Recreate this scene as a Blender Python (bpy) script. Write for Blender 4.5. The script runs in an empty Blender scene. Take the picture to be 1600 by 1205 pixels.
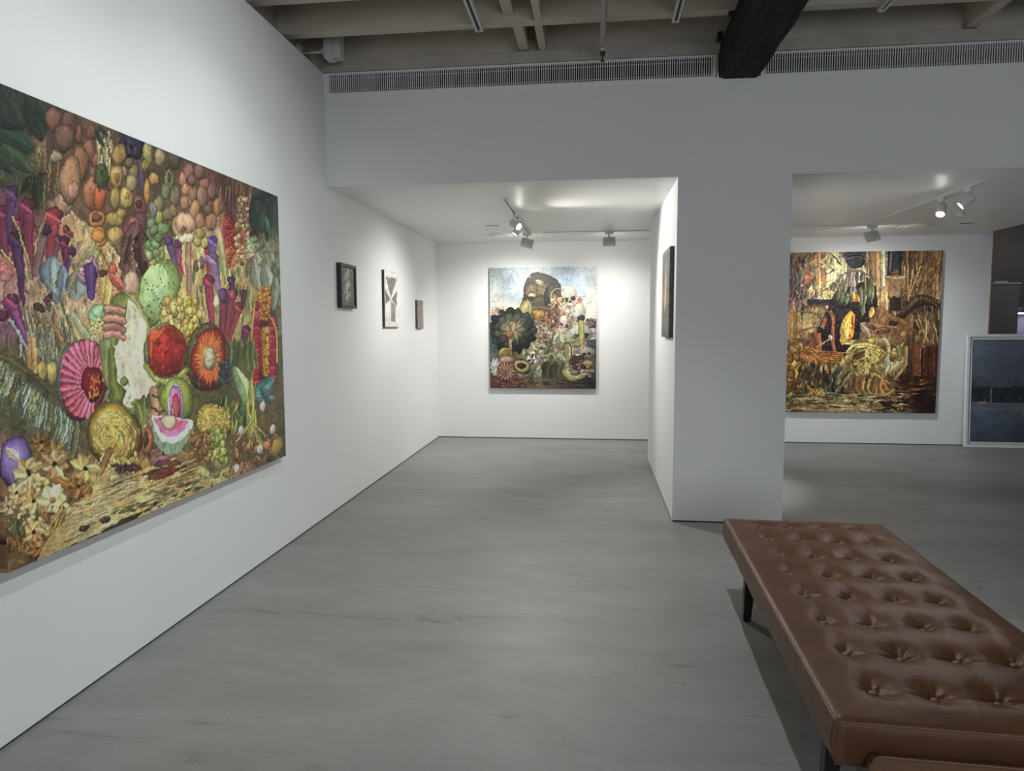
import bpy, bmesh, math, random
import numpy as np
from mathutils import Vector, Matrix, Euler

# ------------------------------------------------------------------ camera
F_PX, YAW, PITCH, ROLL, EYE = 1075.09, 0.11886, 0.08643, -0.00326, 1.52
def cam_axes():
    cy, sy = math.cos(YAW), math.sin(YAW)
    fwd = np.array([-sy*math.cos(PITCH), cy*math.cos(PITCH), -math.sin(PITCH)])
    right = np.array([cy, sy, 0.0]); up = np.cross(right, fwd)
    r = right*math.cos(ROLL) + up*math.sin(ROLL)
    u = -right*math.sin(ROLL) + up*math.cos(ROLL)
    return r, u, fwd
AR, AU, AF = cam_axes()
CAM = np.array([0.0, 0.0, EYE])
scene = bpy.context.scene
col = scene.collection
cd = bpy.data.cameras.new('camera'); cam = bpy.data.objects.new('camera', cd); col.objects.link(cam)
cd.sensor_fit = 'HORIZONTAL'; cd.sensor_width = 36.0; cd.lens = F_PX/1600*36.0
cd.clip_start = 0.05; cd.clip_end = 100
m = Matrix.Identity(4)
for i in range(3):
    m[i][0] = AR[i]; m[i][1] = AU[i]; m[i][2] = -AF[i]; m[i][3] = CAM[i]
cam.matrix_world = m
scene.camera = cam

# ------------------------------------------------------------------ world, exposure, added daylight
w = bpy.data.worlds.new('world'); scene.world = w; w.use_nodes = True
bg = w.node_tree.nodes['Background']; bg.inputs[0].default_value = (.75, .85, 1, 1); bg.inputs[1].default_value = 0.6
vs = scene.view_settings
vs.view_transform = 'Standard'; vs.look = 'None'; vs.gamma = 1.0; vs.use_curve_mapping = False; vs.exposure = 0.16
def add_area(name, loc, target, sx, sy, power, color):
    l = bpy.data.lights.new(name, 'AREA'); l.shape = 'RECTANGLE'; l.size = sx; l.size_y = sy; l.energy = power; l.color = color
    o = bpy.data.objects.new(name, l); col.objects.link(o); o.location = loc
    o.rotation_euler = (Vector(target) - Vector(loc)).to_track_quat('-Z', 'Y').to_euler()
    return o
# added area light, as daylight through an assumed unseen window behind the camera
DAY = add_area('added_daylight', (2.6, -3.42, 1.75), (2.6, 0, 1.6), 4.2, 2.4, 84, (.90, .945, 1.0))

# ------------------------------------------------------------------ main dimensions (metres)
XL, YF, YB = -2.111, 5.348, 9.177          # left wall face, front of the bulkhead wall, back wall
XP1, XP2, YP2 = .611, 1.4316, 7.824        # pillar
ZS, ZVB, ZVT = 2.621, 3.322, 3.486         # low ceiling, grille bottom, grille top
ZJ = 3.573                                 # underside of the joists
XR, YR = 6.9, -3.3                         # right wall, rear wall of the front room
XC = 4.69                                  # where the low ceiling stops on the right
rng = random.Random(7)

# ------------------------------------------------------------------ materials
MATS = {}
def mat(name, c, rough=.5, metal=0.0, noise=0.0, nscale=8.0, bump=0.0, bscale=60.0, spec=.5, emit=0.0, stretch=None, coat=0.0):
    if name in MATS: return MATS[name]
    mt = bpy.data.materials.new(name); mt.use_nodes = True; nt = mt.node_tree; n = nt.nodes; b = n['Principled BSDF']
    b.inputs['Base Color'].default_value = (*c, 1); b.inputs['Roughness'].default_value = rough
    b.inputs['Metallic'].default_value = metal; b.inputs['Specular IOR Level'].default_value = spec
    if coat: b.inputs['Coat Weight'].default_value = coat
    if emit:
        b.inputs['Emission Color'].default_value = (*c, 1); b.inputs['Emission Strength'].default_value = emit
    if noise or bump:
        tc = n.new('ShaderNodeTexCoord'); mp = n.new('ShaderNodeMapping'); nt.links.new(tc.outputs['Object'], mp.inputs[0])
        if stretch: mp.inputs['Scale'].default_value = stretch
    if noise:
        nz = n.new('ShaderNodeTexNoise'); nz.inputs['Scale'].default_value = nscale; nz.inputs['Detail'].default_value = 6
        nt.links.new(mp.outputs[0], nz.inputs['Vector'])
        cr = n.new('ShaderNodeValToRGB'); cr.color_ramp.elements[0].position = .3; cr.color_ramp.elements[1].position = .7
        cr.color_ramp.elements[0].color = (*[max(0, x*(1-noise)) for x in c], 1); cr.color_ramp.elements[1].color = (*[min(1, x*(1+noise)) for x in c], 1)
        nt.links.new(nz.outputs['Fac'], cr.inputs[0]); nt.links.new(cr.outputs[0], b.inputs['Base Color'])
    if bump:
        nb = n.new('ShaderNodeTexNoise'); nb.inputs['Scale'].default_value = bscale; nb.inputs['Detail'].default_value = 5
        nt.links.new(mp.outputs[0], nb.inputs['Vector'])
        bp = n.new('ShaderNodeBump'); bp.inputs['Strength'].default_value = bump; bp.inputs['Distance'].default_value = .01
        nt.links.new(nb.outputs['Fac'], bp.inputs['Height']); nt.links.new(bp.outputs[0], b.inputs['Normal'])
    MATS[name] = mt
    return mt
M_WALL = mat('white_wall_paint', (.80, .805, .80), .6, noise=.012, nscale=1.5, bump=.03, bscale=90, spec=.25)
M_CEIL = mat('white_ceiling_paint', (.78, .775, .755), .42, noise=.01, nscale=2, bump=.02, bscale=60, spec=.35)
M_GAP = mat('shadow_gap_metal', (.05, .055, .07), .5)
M_JOIST = mat('painted_joist', (.52, .47, .39), .7, noise=.10, nscale=9, bump=.25, bscale=35, stretch=(.3, 1, 1))
M_DECK = mat('painted_deck', (.30, .285, .25), .8, noise=.15, nscale=6, bump=.2, bscale=30)
M_LEDGE = mat('painted_brick_ledge', (.42, .395, .345), .8, noise=.12, nscale=5, bump=.4, bscale=25)
M_BEAM = mat('charred_timber', (.017, .0155, .015), .75, noise=.7, nscale=6, bump=1.0, bscale=12, stretch=(4, .3, 4), spec=.22)
M_GRILLE = mat('grille_white_metal', (.78, .785, .79), .4)
M_DARK = mat('duct_black', (.004, .004, .0045), .8)
M_LAMPW = mat('lamp_white_metal', (.62, .62, .60), .4)
M_TRACK = mat('track_white_metal', (.66, .66, .65), .4)
M_SLOT = mat('track_slot_dark', (.06, .06, .065), .5)
M_PIPE = mat('painted_pipe', (.48, .46, .41), .55, noise=.06, nscale=12)
M_BRASS = mat('tarnished_brass', (.10, .085, .07), .4, metal=.8)
M_BLACK = mat('black_lacquer', (.012, .011, .011), .45)
M_LENS = mat('lamp_lens_lit', (1.0, .97, .92), .3, emit=60)
M_FRAMEW = mat('white_frame_lacquer', (.78, .78, .76), .4, spec=.4)
M_OAK = mat('oak_edge', (.30, .19, .10), .5, noise=.15, nscale=10, stretch=(1, 1, .1))
M_KWALL = mat('charcoal_wall', (.085, .078, .078), .7, noise=.05, nscale=3)
M_KCAB = mat('grey_laminate', (.16, .155, .16), .5)
M_KSHELF = mat('shelf_back_panel', (.33, .32, .37), .5)
M_LED = mat('led_strip_light', (.80, .78, 1.0), .4, emit=5)
M_GLASS_D = mat('dark_bottle_glass', (.012, .016, .012), .08, spec=.8)
M_CERAMIC = mat('grey_ceramic', (.35, .34, .34), .35)

def floor_material():
    mt = bpy.data.materials.new('polished_concrete'); mt.use_nodes = True; nt = mt.node_tree; n = nt.nodes; L = nt.links; b = n['Principled BSDF']
    tc = n.new('ShaderNodeTexCoord')
    def nz(scale, stretch, detail=8, rough=.6, dist=0.0, rot=0.0):
        mp = n.new('ShaderNodeMapping'); mp.inputs['Scale'].default_value = stretch; mp.inputs['Rotation'].default_value = (0, 0, rot)
        L.new(tc.outputs['Object'], mp.inputs[0])
        t = n.new('ShaderNodeTexNoise'); t.inputs['Scale'].default_value = scale; t.inputs['Detail'].default_value = detail
        t.inputs['Roughness'].default_value = rough; t.inputs['Distortion'].default_value = dist
        L.new(mp.outputs[0], t.inputs['Vector']); return t.outputs['Fac']
    def ramp(src, p0, c0, p1, c1):
        r = n.new('ShaderNodeValToRGB'); e = r.color_ramp.elements; e[0].position = p0; e[1].position = p1
        e[0].color = (*c0, 1); e[1].color = (*c1, 1); L.new(src, r.inputs[0]); return r.outputs[0]
    def mul(a, bb, f=1.0):
        x = n.new('ShaderNodeMix'); x.data_type = 'RGBA'; x.blend_type = 'MULTIPLY'; x.inputs['Factor'].default_value = f
        L.new(a, x.inputs[6]); L.new(bb, x.inputs[7]); return x.outputs[2]
    base = ramp(nz(.8, (1, 1.3, 1), 6), .32, (.232, .229, .221), .68, (.280, .277, .268))
    streak = ramp(nz(1.5, (.7, 1.9, 1), 9, .62, 1.1, .2), .36, (.88, .88, .87), .62, (1.04, 1.04, 1.04))
    marks = ramp(nz(1.5, (.55, 2.6, 1), 12, .72, 2.2, .12), .32, (.70, .69, .67), .43, (1, 1, 1))
    fine = ramp(nz(38, (1, 2, 1), 4), .25, (.93, .93, .93), .75, (1.05, 1.05, 1.05))
    specks = ramp(nz(60, (1, 1, 1), 2), .20, (.45, .45, .45), .27, (1, 1, 1))
    c = mul(mul(mul(mul(base, streak), marks), fine), specks)
    L.new(c, b.inputs['Base Color'])
    rr = n.new('ShaderNodeMapRange'); rr.inputs['To Min'].default_value = .42; rr.inputs['To Max'].default_value = .58
    L.new(nz(2.2, (.6, 2.5, 1), 6), rr.inputs['Value']); L.new(rr.outputs[0], b.inputs['Roughness'])
    b.inputs['Specular IOR Level'].default_value = .42
    bp = n.new('ShaderNodeBump'); bp.inputs['Strength'].default_value = .04; bp.inputs['Distance'].default_value = .01
    L.new(nz(14, (1, 2, 1), 6), bp.inputs['Height']); L.new(bp.outputs[0], b.inputs['Normal'])
    return mt
M_FLOOR = floor_material()

def leather_material():
    mt = bpy.data.materials.new('brown_leather'); mt.use_nodes = True; nt = mt.node_tree; n = nt.nodes; L = nt.links; b = n['Principled BSDF']
    tc = n.new('ShaderNodeTexCoord')
    t = n.new('ShaderNodeTexNoise'); t.inputs['Scale'].default_value = 5; t.inputs['Detail'].default_value = 8; t.inputs['Roughness'].default_value = .65
    L.new(tc.outputs['Object'], t.inputs['Vector'])
    r = n.new('ShaderNodeValToRGB'); e = r.color_ramp.elements; e[0].position = .28; e[1].position = .74
    e[0].color = (.066, .0245, .0095, 1); e[1].color = (.118, .049, .021, 1); L.new(t.outputs['Fac'], r.inputs[0])
    # rubbed, paler leather on the worn ridges
    g = n.new('ShaderNodeNewGeometry'); pr = n.new('ShaderNodeValToRGB'); pr.color_ramp.elements[0].position = .50; pr.color_ramp.elements[1].position = .60
    L.new(g.outputs['Pointiness'], pr.inputs[0])
    mx = n.new('ShaderNodeMix'); mx.data_type = 'RGBA'; L.new(pr.outputs[0], mx.inputs['Factor']); L.new(r.outputs[0], mx.inputs[6]); mx.inputs[7].default_value = (.19, .105, .062, 1)
    L.new(mx.outputs[2], b.inputs['Base Color'])
    b.inputs['Roughness'].default_value = .36; b.inputs['Specular IOR Level'].default_value = .28; b.inputs['Specular Tint'].default_value = (1, .80, .64, 1)
    v = n.new('ShaderNodeTexVoronoi'); v.inputs['Scale'].default_value = 260; L.new(tc.outputs['Object'], v.inputs['Vector'])
    t2 = n.new('ShaderNodeTexNoise'); t2.inputs['Scale'].default_value = 28; t2.inputs['Detail'].default_value = 6; L.new(tc.outputs['Object'], t2.inputs['Vector'])
    ad = n.new('ShaderNodeMath'); ad.operation = 'MULTIPLY_ADD'; L.new(t2.outputs['Fac'], ad.inputs[0]); ad.inputs[1].default_value = 1.6; L.new(v.outputs['Distance'], ad.inputs[2])
    bp = n.new('ShaderNodeBump'); bp.inputs['Strength'].default_value = .16; bp.inputs['Distance'].default_value = .004
    L.new(ad.outputs[0], bp.inputs['Height']); L.new(bp.outputs[0], b.inputs['Normal'])
    return mt
M_LEATHER = leather_material()
M_PIPING = mat('leather_piping', (.15, .078, .042), .45, noise=.2, nscale=12)

def paint_material(name, rough=.45, spec=.35):
    mt = bpy.data.materials.new(name); mt.use_nodes = True; nt = mt.node_tree; n = nt.nodes; b = n['Principled BSDF']
    a = n.new('ShaderNodeVertexColor'); a.layer_name = 'paint'
    nt.links.new(a.outputs['Color'], b.inputs['Base Color']); b.inputs['Roughness'].default_value = rough; b.inputs['Specular IOR Level'].default_value = spec
    tc = n.new('ShaderNodeTexCoord'); t = n.new('ShaderNodeTexNoise'); t.inputs['Scale'].default_value = 140; nt.links.new(tc.outputs['Object'], t.inputs['Vector'])
    bp = n.new('ShaderNodeBump'); bp.inputs['Strength'].default_value = .05; bp.inputs['Distance'].default_value = .005
    nt.links.new(t.outputs['Fac'], bp.inputs['Height']); nt.links.new(bp.outputs[0], b.inputs['Normal'])
    return mt
M_PAINT = paint_material('oil_paint')
M_PAINT_DARK = paint_material('oil_paint_matt', .6, .25)

# ------------------------------------------------------------------ mesh helpers
def link(name, me, mats, parent=None, loc=None, rot=None, smooth=False):
    o = bpy.data.objects.new(name, me); col.objects.link(o)
    if not me.materials:
        for x in (mats if isinstance(mats, (list, tuple)) else [mats]): me.materials.append(x)
    if parent: o.parent = parent
    if loc: o.location = loc
    if rot: o.rotation_euler = rot
    if smooth:
        me.polygons.foreach_set('use_smooth', [True]*len(me.polygons))
    return o
def bm_mesh(bm, name):
    me = bpy.data.meshes.new(name); bm.normal_update(); bm.to_mesh(me); bm.free(); return me
def bm_box(bm, x0, x1, y0, y1, z0, z1, bev=0.0):
    vs_ = [bm.verts.new(p) for p in ((x0,y0,z0),(x1,y0,z0),(x1,y1,z0),(x0,y1,z0),(x0,y0,z1),(x1,y0,z1),(x1,y1,z1),(x0,y1,z1))]
    fs = [bm.faces.new([vs_[i] for i in q]) for q in ((3,2,1,0),(4,5,6,7),(0,1,5,4),(1,2,6,5),(2,3,7,6),(3,0,4,7))]
    if bev:
        es = list({e for f in fs for e in f.edges})
        bmesh.ops.bevel(bm, geom=es, offset=bev, segments=2, affect='EDGES', profile=.5)
def box(name, x0, x1, y0, y1, z0, z1, mt, parent=None, bev=0.0, loc=None, rot=None):
    bm = bmesh.new(); bm_box(bm, x0, x1, y0, y1, z0, z1, bev); return link(name, bm_mesh(bm, name), mt, parent, loc, rot)
def bm_lathe(bm, prof, seg=24, M=None):
    rings = []
    for r, z in prof:
        rings.append([bm.verts.new((r*math.cos(2*math.pi*k/seg), r*math.sin(2*math.pi*k/seg), z)) for k in range(seg)])
    for a, b in zip(rings, rings[1:]):
        for k in range(seg): bm.faces.new((a[k], a[(k+1) % seg], b[(k+1) % seg], b[k]))
    bm.faces.new(list(reversed(rings[0]))); bm.faces.new(rings[-1])
    if M is not None: bmesh.ops.transform(bm, matrix=M, verts=[v for r in rings for v in r])
def lathe(name, prof, mt, parent=None, loc=None, rot=None, seg=24):
    bm = bmesh.new(); bm_lathe(bm, prof, seg); me = bm_mesh(bm, name)
    o = link(name, me, mt, parent, loc, rot)
    for p in me.polygons: p.use_smooth = len(p.vertices) == 4
    return o
def tube_mesh(name, pts, r, seg=8, closed=False):
    bm = bmesh.new(); P = [Vector(p) for p in pts]; n = len(P); rings = []
    for i in range(n):
        a = P[(i-1) % n] if closed or i > 0 else P[i]; b = P[(i+1) % n] if closed or i < n-1 else P[i]
        t = (b-a).normalized(); ref = Vector((0, 0, 1)) if abs(t.z) < .95 else Vector((1, 0, 0))
        s = t.cross(ref).normalized(); u = s.cross(t)
        rings.append([bm.verts.new(P[i] + r*(math.cos(2*math.pi*k/seg)*s + math.sin(2*math.pi*k/seg)*u)) for k in range(seg)])
    for i in range(n if closed else n-1):
        a, b = rings[i], rings[(i+1) % n]
        for k in range(seg): bm.faces.new((a[k], a[(k+1) % seg], b[(k+1) % seg], b[k]))
    if not closed: bm.faces.new(rings[0]); bm.faces.new(list(reversed(rings[-1])))
    bmesh.ops.recalc_face_normals(bm, faces=bm.faces)
    me = bm_mesh(bm, name); me.polygons.foreach_set('use_smooth', [True]*len(me.polygons)); return me
def thing(name, label, cat, loc=(0, 0, 0), rot=(0, 0, 0), group=None):
    o = bpy.data.objects.new(name, None); col.objects.link(o); o.location = loc; o.rotation_euler = rot; o.empty_display_size = .1
    return tag(o, label, cat, group)
def tag(o, label, cat, group=None):
    o['label'] = label; o['category'] = cat
    if group: o['group'] = group
    return o
def struct(o, label=None, cat=None):
    o['kind'] = 'structure'
    if label: o['label'] = label
    if cat: o['category'] = cat
    return o

# ------------------------------------------------------------------ the setting
struct(box('floor', -3.0, 9.0, YR-.3, 12.3, -.12, 0, M_FLOOR), 'polished grey concrete floor with trowel streaks', 'floor')
G = .012                                    # height of the dark shadow gap under the walls
struct(box('wall_left', XL-.13, XL, YR, YB+.15, G, ZVT, M_WALL), 'long white wall on the left carrying the large fruit painting', 'wall')
struct(box('wall_left_upper', XL-.35, XL-.13, YR, YB+.15, 0, 4.0, M_LEDGE), 'old beige wall seen above the white left wall', 'wall')
struct(box('wall_back', XL, 4.836, YB, YB+.14, G, ZS+.15, M_WALL), 'white back wall of the rear rooms', 'wall')
struct(box('wall_bulkhead', XL, XR, YF, YF+.16, ZS, ZVB, M_WALL), 'white bulkhead wall above the two openings', 'wall')
struct(box('wall_pillar', XP1, XP2, YF, YP2, G, ZS, M_WALL), 'white pillar wall standing between the two openings', 'wall')
struct(box('ceiling', XL, XC, YF+.16, YB, ZS, ZS+.18, M_CEIL), 'low white ceiling of the rear rooms', 'ceiling')
struct(box('wall_low', 4.836, XR, YB, YB+.14, G, 1.22, M_WALL), 'low white wall behind the leaning framed picture', 'wall')
# dark gaps along the floor
struct(box('baseboard_left', XL-.13, XL-.006, YR, YB+.006, 0, G, M_GAP), 'thin dark gap under the left wall', 'baseboard')
struct(box('baseboard_back', XL-.006, XR, YB+.006, YB+.14, 0, G, M_GAP), 'thin dark gap under the back wall', 'baseboard')
struct(box('baseboard_pillar', XP1+.006, XP2-.006, YF+.006, YP2-.006, 0, G, M_GAP), 'thin dark gap under the pillar', 'baseboard')
# walls of the front room out of view: right wall, rear wall with a shop window added for daylight
struct(box('wall_right', XR, XR+.15, YR, 12.2, 0, 4.0, M_WALL), 'white right wall', 'wall')
bm = bmesh.new()
for a in ((XL-.35, .3, 0, 4.0), (4.9, XR+.15, 0, 4.0), (.3, 4.9, 0, .5), (.3, 4.9, 3.0, 4.0)):
    bm_box(bm, a[0], a[1], YR-.15, YR, a[2], a[3])
struct(link('wall_rear', bm_mesh(bm, 'wall_rear'), M_WALL), 'white rear wall around the added shop window', 'wall')
bm = bmesh.new()
for a in ((.3, .36, .5, 3.0), (4.84, 4.9, .5, 3.0), (2.57, 2.63, .5, 3.0), (.3, 4.9, .5, .56), (.3, 4.9, 2.94, 3.0)):
    bm_box(bm, a[0], a[1], YR-.10, YR-.04, a[2], a[3])
struct(link('added_window_1', bm_mesh(bm, 'added_window_1'), M_BLACK), 'dark framed shop window added out of view for daylight', 'window')

# brick upper wall above the grille and the plate below it
struct(box('wall_upper', XL-.13, XR, YF+.03, YF+.16, ZVT, 4.0, M_JOIST), 'beige painted wall above the air grille', 'wall')
struct(box('trim_1', XL-.02, XR, YF-.012, YF+.03, ZVT+.004, ZJ, M_LEDGE), 'beige timber plate running above the air grille', 'trim')
# deck and joists of the old ceiling
struct(box('ceiling_deck', XL-.35, XR+.15, YR-.15, YF+.16, ZJ+.25, ZJ+.33, M_DECK), 'dark board deck above the painted joists', 'ceiling')
jme = None
for k in range(15):
    yj = 4.825 - k*.512
    if jme is None:
        bm = bmesh.new(); bm_box(bm, XL-.13, XR, 0, .085, 0, .25, .004); jme = bm_mesh(bm, 'ceiling_joist')
    o = link('ceiling_joist', jme, M_JOIST, loc=(0, yj, ZJ))
    struct(o, ['beige painted ceiling joist nearest the air grille', 'second beige ceiling joist from the air grille'][k] if k < 2 else 'beige painted ceiling joist above the viewer, out of sight', 'joist')
    if k >= 2: o['group'] = 'ceiling joists overhead'
# noggings between the joists
def nog(x0, x1, y0, y1, z0, z1, label):
    o = box('ceiling_nogging', x0, x1, y0, y1, z0, z1, M_JOIST, bev=.003); struct(o, label, 'timber')
nog(-.575, -.505, 4.912, YF+.03, ZJ+.01, ZJ+.20, 'wider beige nogging between last joist and grille wall')
nog(-.425, -.370, 4.912, YF+.03, ZJ+.004, ZJ+.16, 'slim beige nogging between last joist and grille wall')
nog(-.630, -.555, 4.400, 4.824, ZJ+.05, ZJ+.22, 'wider beige nogging between the two last joists')
nog(-.415, -.365, 4.400, 4.824, ZJ-.002, ZJ+.16, 'slim beige nogging between the two last joists')
nog(2.555, 2.64, 4.912, YF+.03, ZJ+.01, ZJ+.20, 'beige nogging to the right of the charred beam')

# charred beam carrying the joists
bm = bmesh.new()
NB = 60; prev = None
rb = random.Random(3)
for i in range(NB+1):
    y = YR + (YF+.02-YR)*i/NB
    jx = [rb.uniform(-.008, .008) for _ in range(8)]
    pr = [(.895+jx[0], 3.335+jx[1]), (.925, 3.312), (1.155, 3.308+jx[2]*.5), (1.182+jx[3], 3.33), (1.185+jx[4], 3.45), (1.175+jx[5], ZJ), (.895+jx[6], ZJ), (.886+jx[7], 3.46)]
    ring = [bm.verts.new((x, y, z)) for x, z in pr]
    if prev:
        for k in range(8): bm.faces.new((prev[k], prev[(k+1) % 8], ring[(k+1) % 8], ring[k]))
    else: bm.faces.new(ring)
    prev = ring
bm.faces.new(list(reversed(prev))); bmesh.ops.recalc_face_normals(bm, faces=bm.faces)
beam = thing('timber_beam', 'dark charred timber beam crossing below the pale joists', 'beam', (0, 0, 0))
link('beam', bm_mesh(bm, 'beam'), M_BEAM, beam)
for yb in (4.86, 5.28, 4.36):  # black blocks in place of the small dark notches beside the beam
    bm = bmesh.new(); bm_box(bm, .862, .90, yb-.02, yb+.03, 3.555, 3.615, .004); link('dark_notch_block', bm_mesh(bm, 'dark_notch_block'), M_BLACK, beam)
struct(beam, None, None)
del beam['kind']

# ------------------------------------------------------------------ air grilles
def grille(x0, x1, label, first=True):
    t = thing('air_grille', label, 'grille', ((x0+x1)/2, YF, (ZVB+ZVT)/2), group='linear air grilles')
    hw = (x1-x0)/2; hz = (ZVT-ZVB)/2; fw = .013
    bm = bmesh.new()
    bm_box(bm, -hw, hw, -.006, .02, hz-fw, hz); bm_box(bm, -hw, hw, -.006, .02, -hz, -hz+fw)
    bm_box(bm, -hw, -hw+.022, -.006, .02, -hz+fw, hz-fw); bm_box(bm, hw-.022, hw, -.006, .02, -hz+fw, hz-fw)
    link('frame', bm_mesh(bm, 'grille_frame'), M_GRILLE, t)
    bm = bmesh.new(); bm_box(bm, -hw, hw, .13, .14, -hz, hz); bm_box(bm, -hw, hw, .024, .13, hz-.002, hz); bm_box(bm, -hw, hw, .024, .13, -hz, -hz+.002); bm_box(bm, -hw, -hw+.002, .024, .13, -hz, hz); bm_box(bm, hw-.002, hw, .024, .13, -hz, hz); link('duct', bm_mesh(bm, 'duct'), M_DARK, t)
    bm = bmesh.new(); bm_box(bm, -.0032, .0032, 0, .012, -hz+fw, hz-fw); sme = bm_mesh(bm, 'slat')
    n = int((2*hw-.044)/.0163)
    for k in range(n):
        link('slat', sme, M_GRILLE, t, loc=(-hw+.022+(k+.5)*(2*hw-.044)/n, 0, 0))
    for z in (hz*.52, -hz*.62):
        link('tie_rod', tube_mesh('tie_rod', [(-hw+.02, .010, z), (hw-.02, .010, z)], .0022, 6), M_GRILLE, t)
    return t
grille(XL+.022, .866, 'long white slatted air grille between left wall and charred beam')
grille(1.192, 4.30, 'long white slatted air grille to the right of the charred beam')
struct(box('trim_2', XL, XL+.022, YF-.004, YF+.05, ZVB, ZVT, M_WALL), 'white reveal strip left of the air grille', 'trim')
struct(box('trim_3', .866, .884, YF-.004, YF+.05, ZVB, ZVT, M_JOIST), 'pale reveal strip beside the charred beam', 'trim')
struct(box('trim_4', 4.30, XR, YF, YF+.06, ZVB, ZVT, M_WALL), 'white wall strip right of the air grille', 'trim')

# ------------------------------------------------------------------ dim kitchen seen past the end of the back wall
struct(box('ceiling_kitchen', XC, 9.0, YF+.16, 12.2, 3.30, 3.4, M_KWALL), 'dark high ceiling beyond the low one', 'ceiling')
struct(box('trim_5', XC, XC+.02, YF+.16, YB+.14, ZS+.004, 3.30, M_KWALL), 'dark fascia at the end of the low ceiling', 'trim')
struct(box('wall_kitchen', 4.2, 9.0, 11.3, 11.45, 0, 3.4, M_KWALL), 'dark charcoal wall of the kitchen at the far right', 'wall')
struct(box('wall_kitchen_side', 4.2, 4.3, YB+.14, 11.3, 0, 3.4, M_KWALL), 'dark side wall of the kitchen', 'wall')
struct(box('trim_6', 4.836, 4.850, YB-.002, YB+.142, 1.22, 3.3, M_OAK), 'brown timber edge closing the back wall', 'trim')
t = thing('tall_cabinet', 'tall grey cabinet in the dim kitchen beyond the back wall', 'cabinet', (5.86, 10.7, 0))
box('body', -.42, .17, 0, .58, 0, 2.09, M_KCAB, t, .003); box('door', -.41, .16, -.02, 0, .10, 2.07, M_KCAB, t, .002); box('top_panel', -.43, .18, -.025, .58, 2.09, 2.115, M_CERAMIC, t)
tag(box('tray', -.12, .07, -.06, .06, 0, .025, M_CERAMIC, loc=(5.86, 10.86, 2.115), bev=.005), 'flat grey tray lying on top of the tall cabinet', 'tray')
t = thing('bottle_shelf', 'lit shelf beside the tall cabinet in the dim kitchen', 'shelf', (6.05, 10.95, 0))
box('board', 0, .84, 0, .34, 1.665, 1.70, M_KCAB, t); box('led_strip', 0, .84, -.004, 0, 1.668, 1.690, M_LED, t); box('back_panel', 0, .84, .2, .34, .9, 1.665, M_KSHELF, t)
def bottle(x, y, h, r, label, mt=None):
    t = thing('bottle', label, 'bottle', (x, y, 1.70), group='bottles on the kitchen shelf')
    lathe('body', [(r*.9, 0), (r, .01), (r, h*.58), (r*.8, h*.68), (r*.32, h*.78), (r*.30, h*.93)], mt or M_GLASS_D, t, seg=16)
    lathe('cap', [(r*.36, h*.92), (r*.36, h)], M_BLACK, t, seg=12)
bottle(6.09, 11.04, .38, .036, 'tall dark bottle next to the cabinet on the lit shelf')
bottle(6.16, 11.16, .28, .040, 'short dark bottle second from the cabinet')
bottle(6.25, 11.17, .36, .034, 'tall slim dark bottle third from the cabinet')
lathe_o = lathe('bowl', [(.03, 0), (.035, .01), (.062, .06), (.066, .065), (.058, .062), (.03, .02)], M_CERAMIC, loc=(6.20, 11.0, 1.70), seg=20)
tag(lathe_o, 'small pale bowl standing in front of the bottles', 'bowl')
add = bpy.data.lights.new('led_strip_glow', 'AREA'); add.shape = 'RECTANGLE'; add.size = .8; add.size_y = .02; add.energy = 1.6; add.color = (.78, .76, 1)
o = bpy.data.objects.new('led_strip_glow', add); col.objects.link(o); o.location = (6.46, 10.98, 1.662)

# ------------------------------------------------------------------ lighting tracks
def track(x0, y0, x1, y1, z, label, wd=.034, hg=.032):
    L_ = math.hypot(x1-x0, y1-y0)
    t = thing('lighting_track', label, 'light track', (x0, y0, z), (0, 0, math.atan2(y1-y0, x1-x0)), 'lighting tracks')
    bm = bmesh.new(); h = wd/2
    bm_box(bm, 0, L_, -h, -h*.42, -hg, 0); bm_box(bm, 0, L_, h*.42, h, -hg, 0); bm_box(bm, 0, L_, -h*.42, h*.42, -hg*.35, 0)
    bm_box(bm, -.004, 0, -h, h, -hg, 0); bm_box(bm, L_, L_+.004, -h, h, -hg, 0)
    link('rail', bm_mesh(bm, 'rail'), M_TRACK, t)
    box('slot', 0, L_, -h*.41, h*.41, -hg*.5, -hg*.34, M_SLOT, t)
    return t
TZ = ZJ
track(-.80, -2.6, -.80, 4.88, TZ, 'slim white track under the joists nearest the left wall', .052)
track(.525, -2.6, .525, 4.90, TZ, 'slim white track under the joists left of the charred beam', .045)
track(1.83, -2.6, 1.83, 4.905, TZ, 'slim white track under the joists right of the charred beam', .045)
track(-.775, 6.05, -.775, 8.22, ZS, 'white ceiling track running towards the middle painting', .034, .018)
track(-.60, 8.22, XP1+1.0, 8.22, ZS, 'white ceiling track crossing in front of the middle painting', .022, .009)
track(2.95, 5.75, 2.95, 8.08, ZS, 'white ceiling track running towards the charred forest painting', .034, .018)
track(XP2+.3, 8.12, 2.80, 8.12, ZS, 'white ceiling track crossing in front of the charred forest painting', .022, .009)

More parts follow.
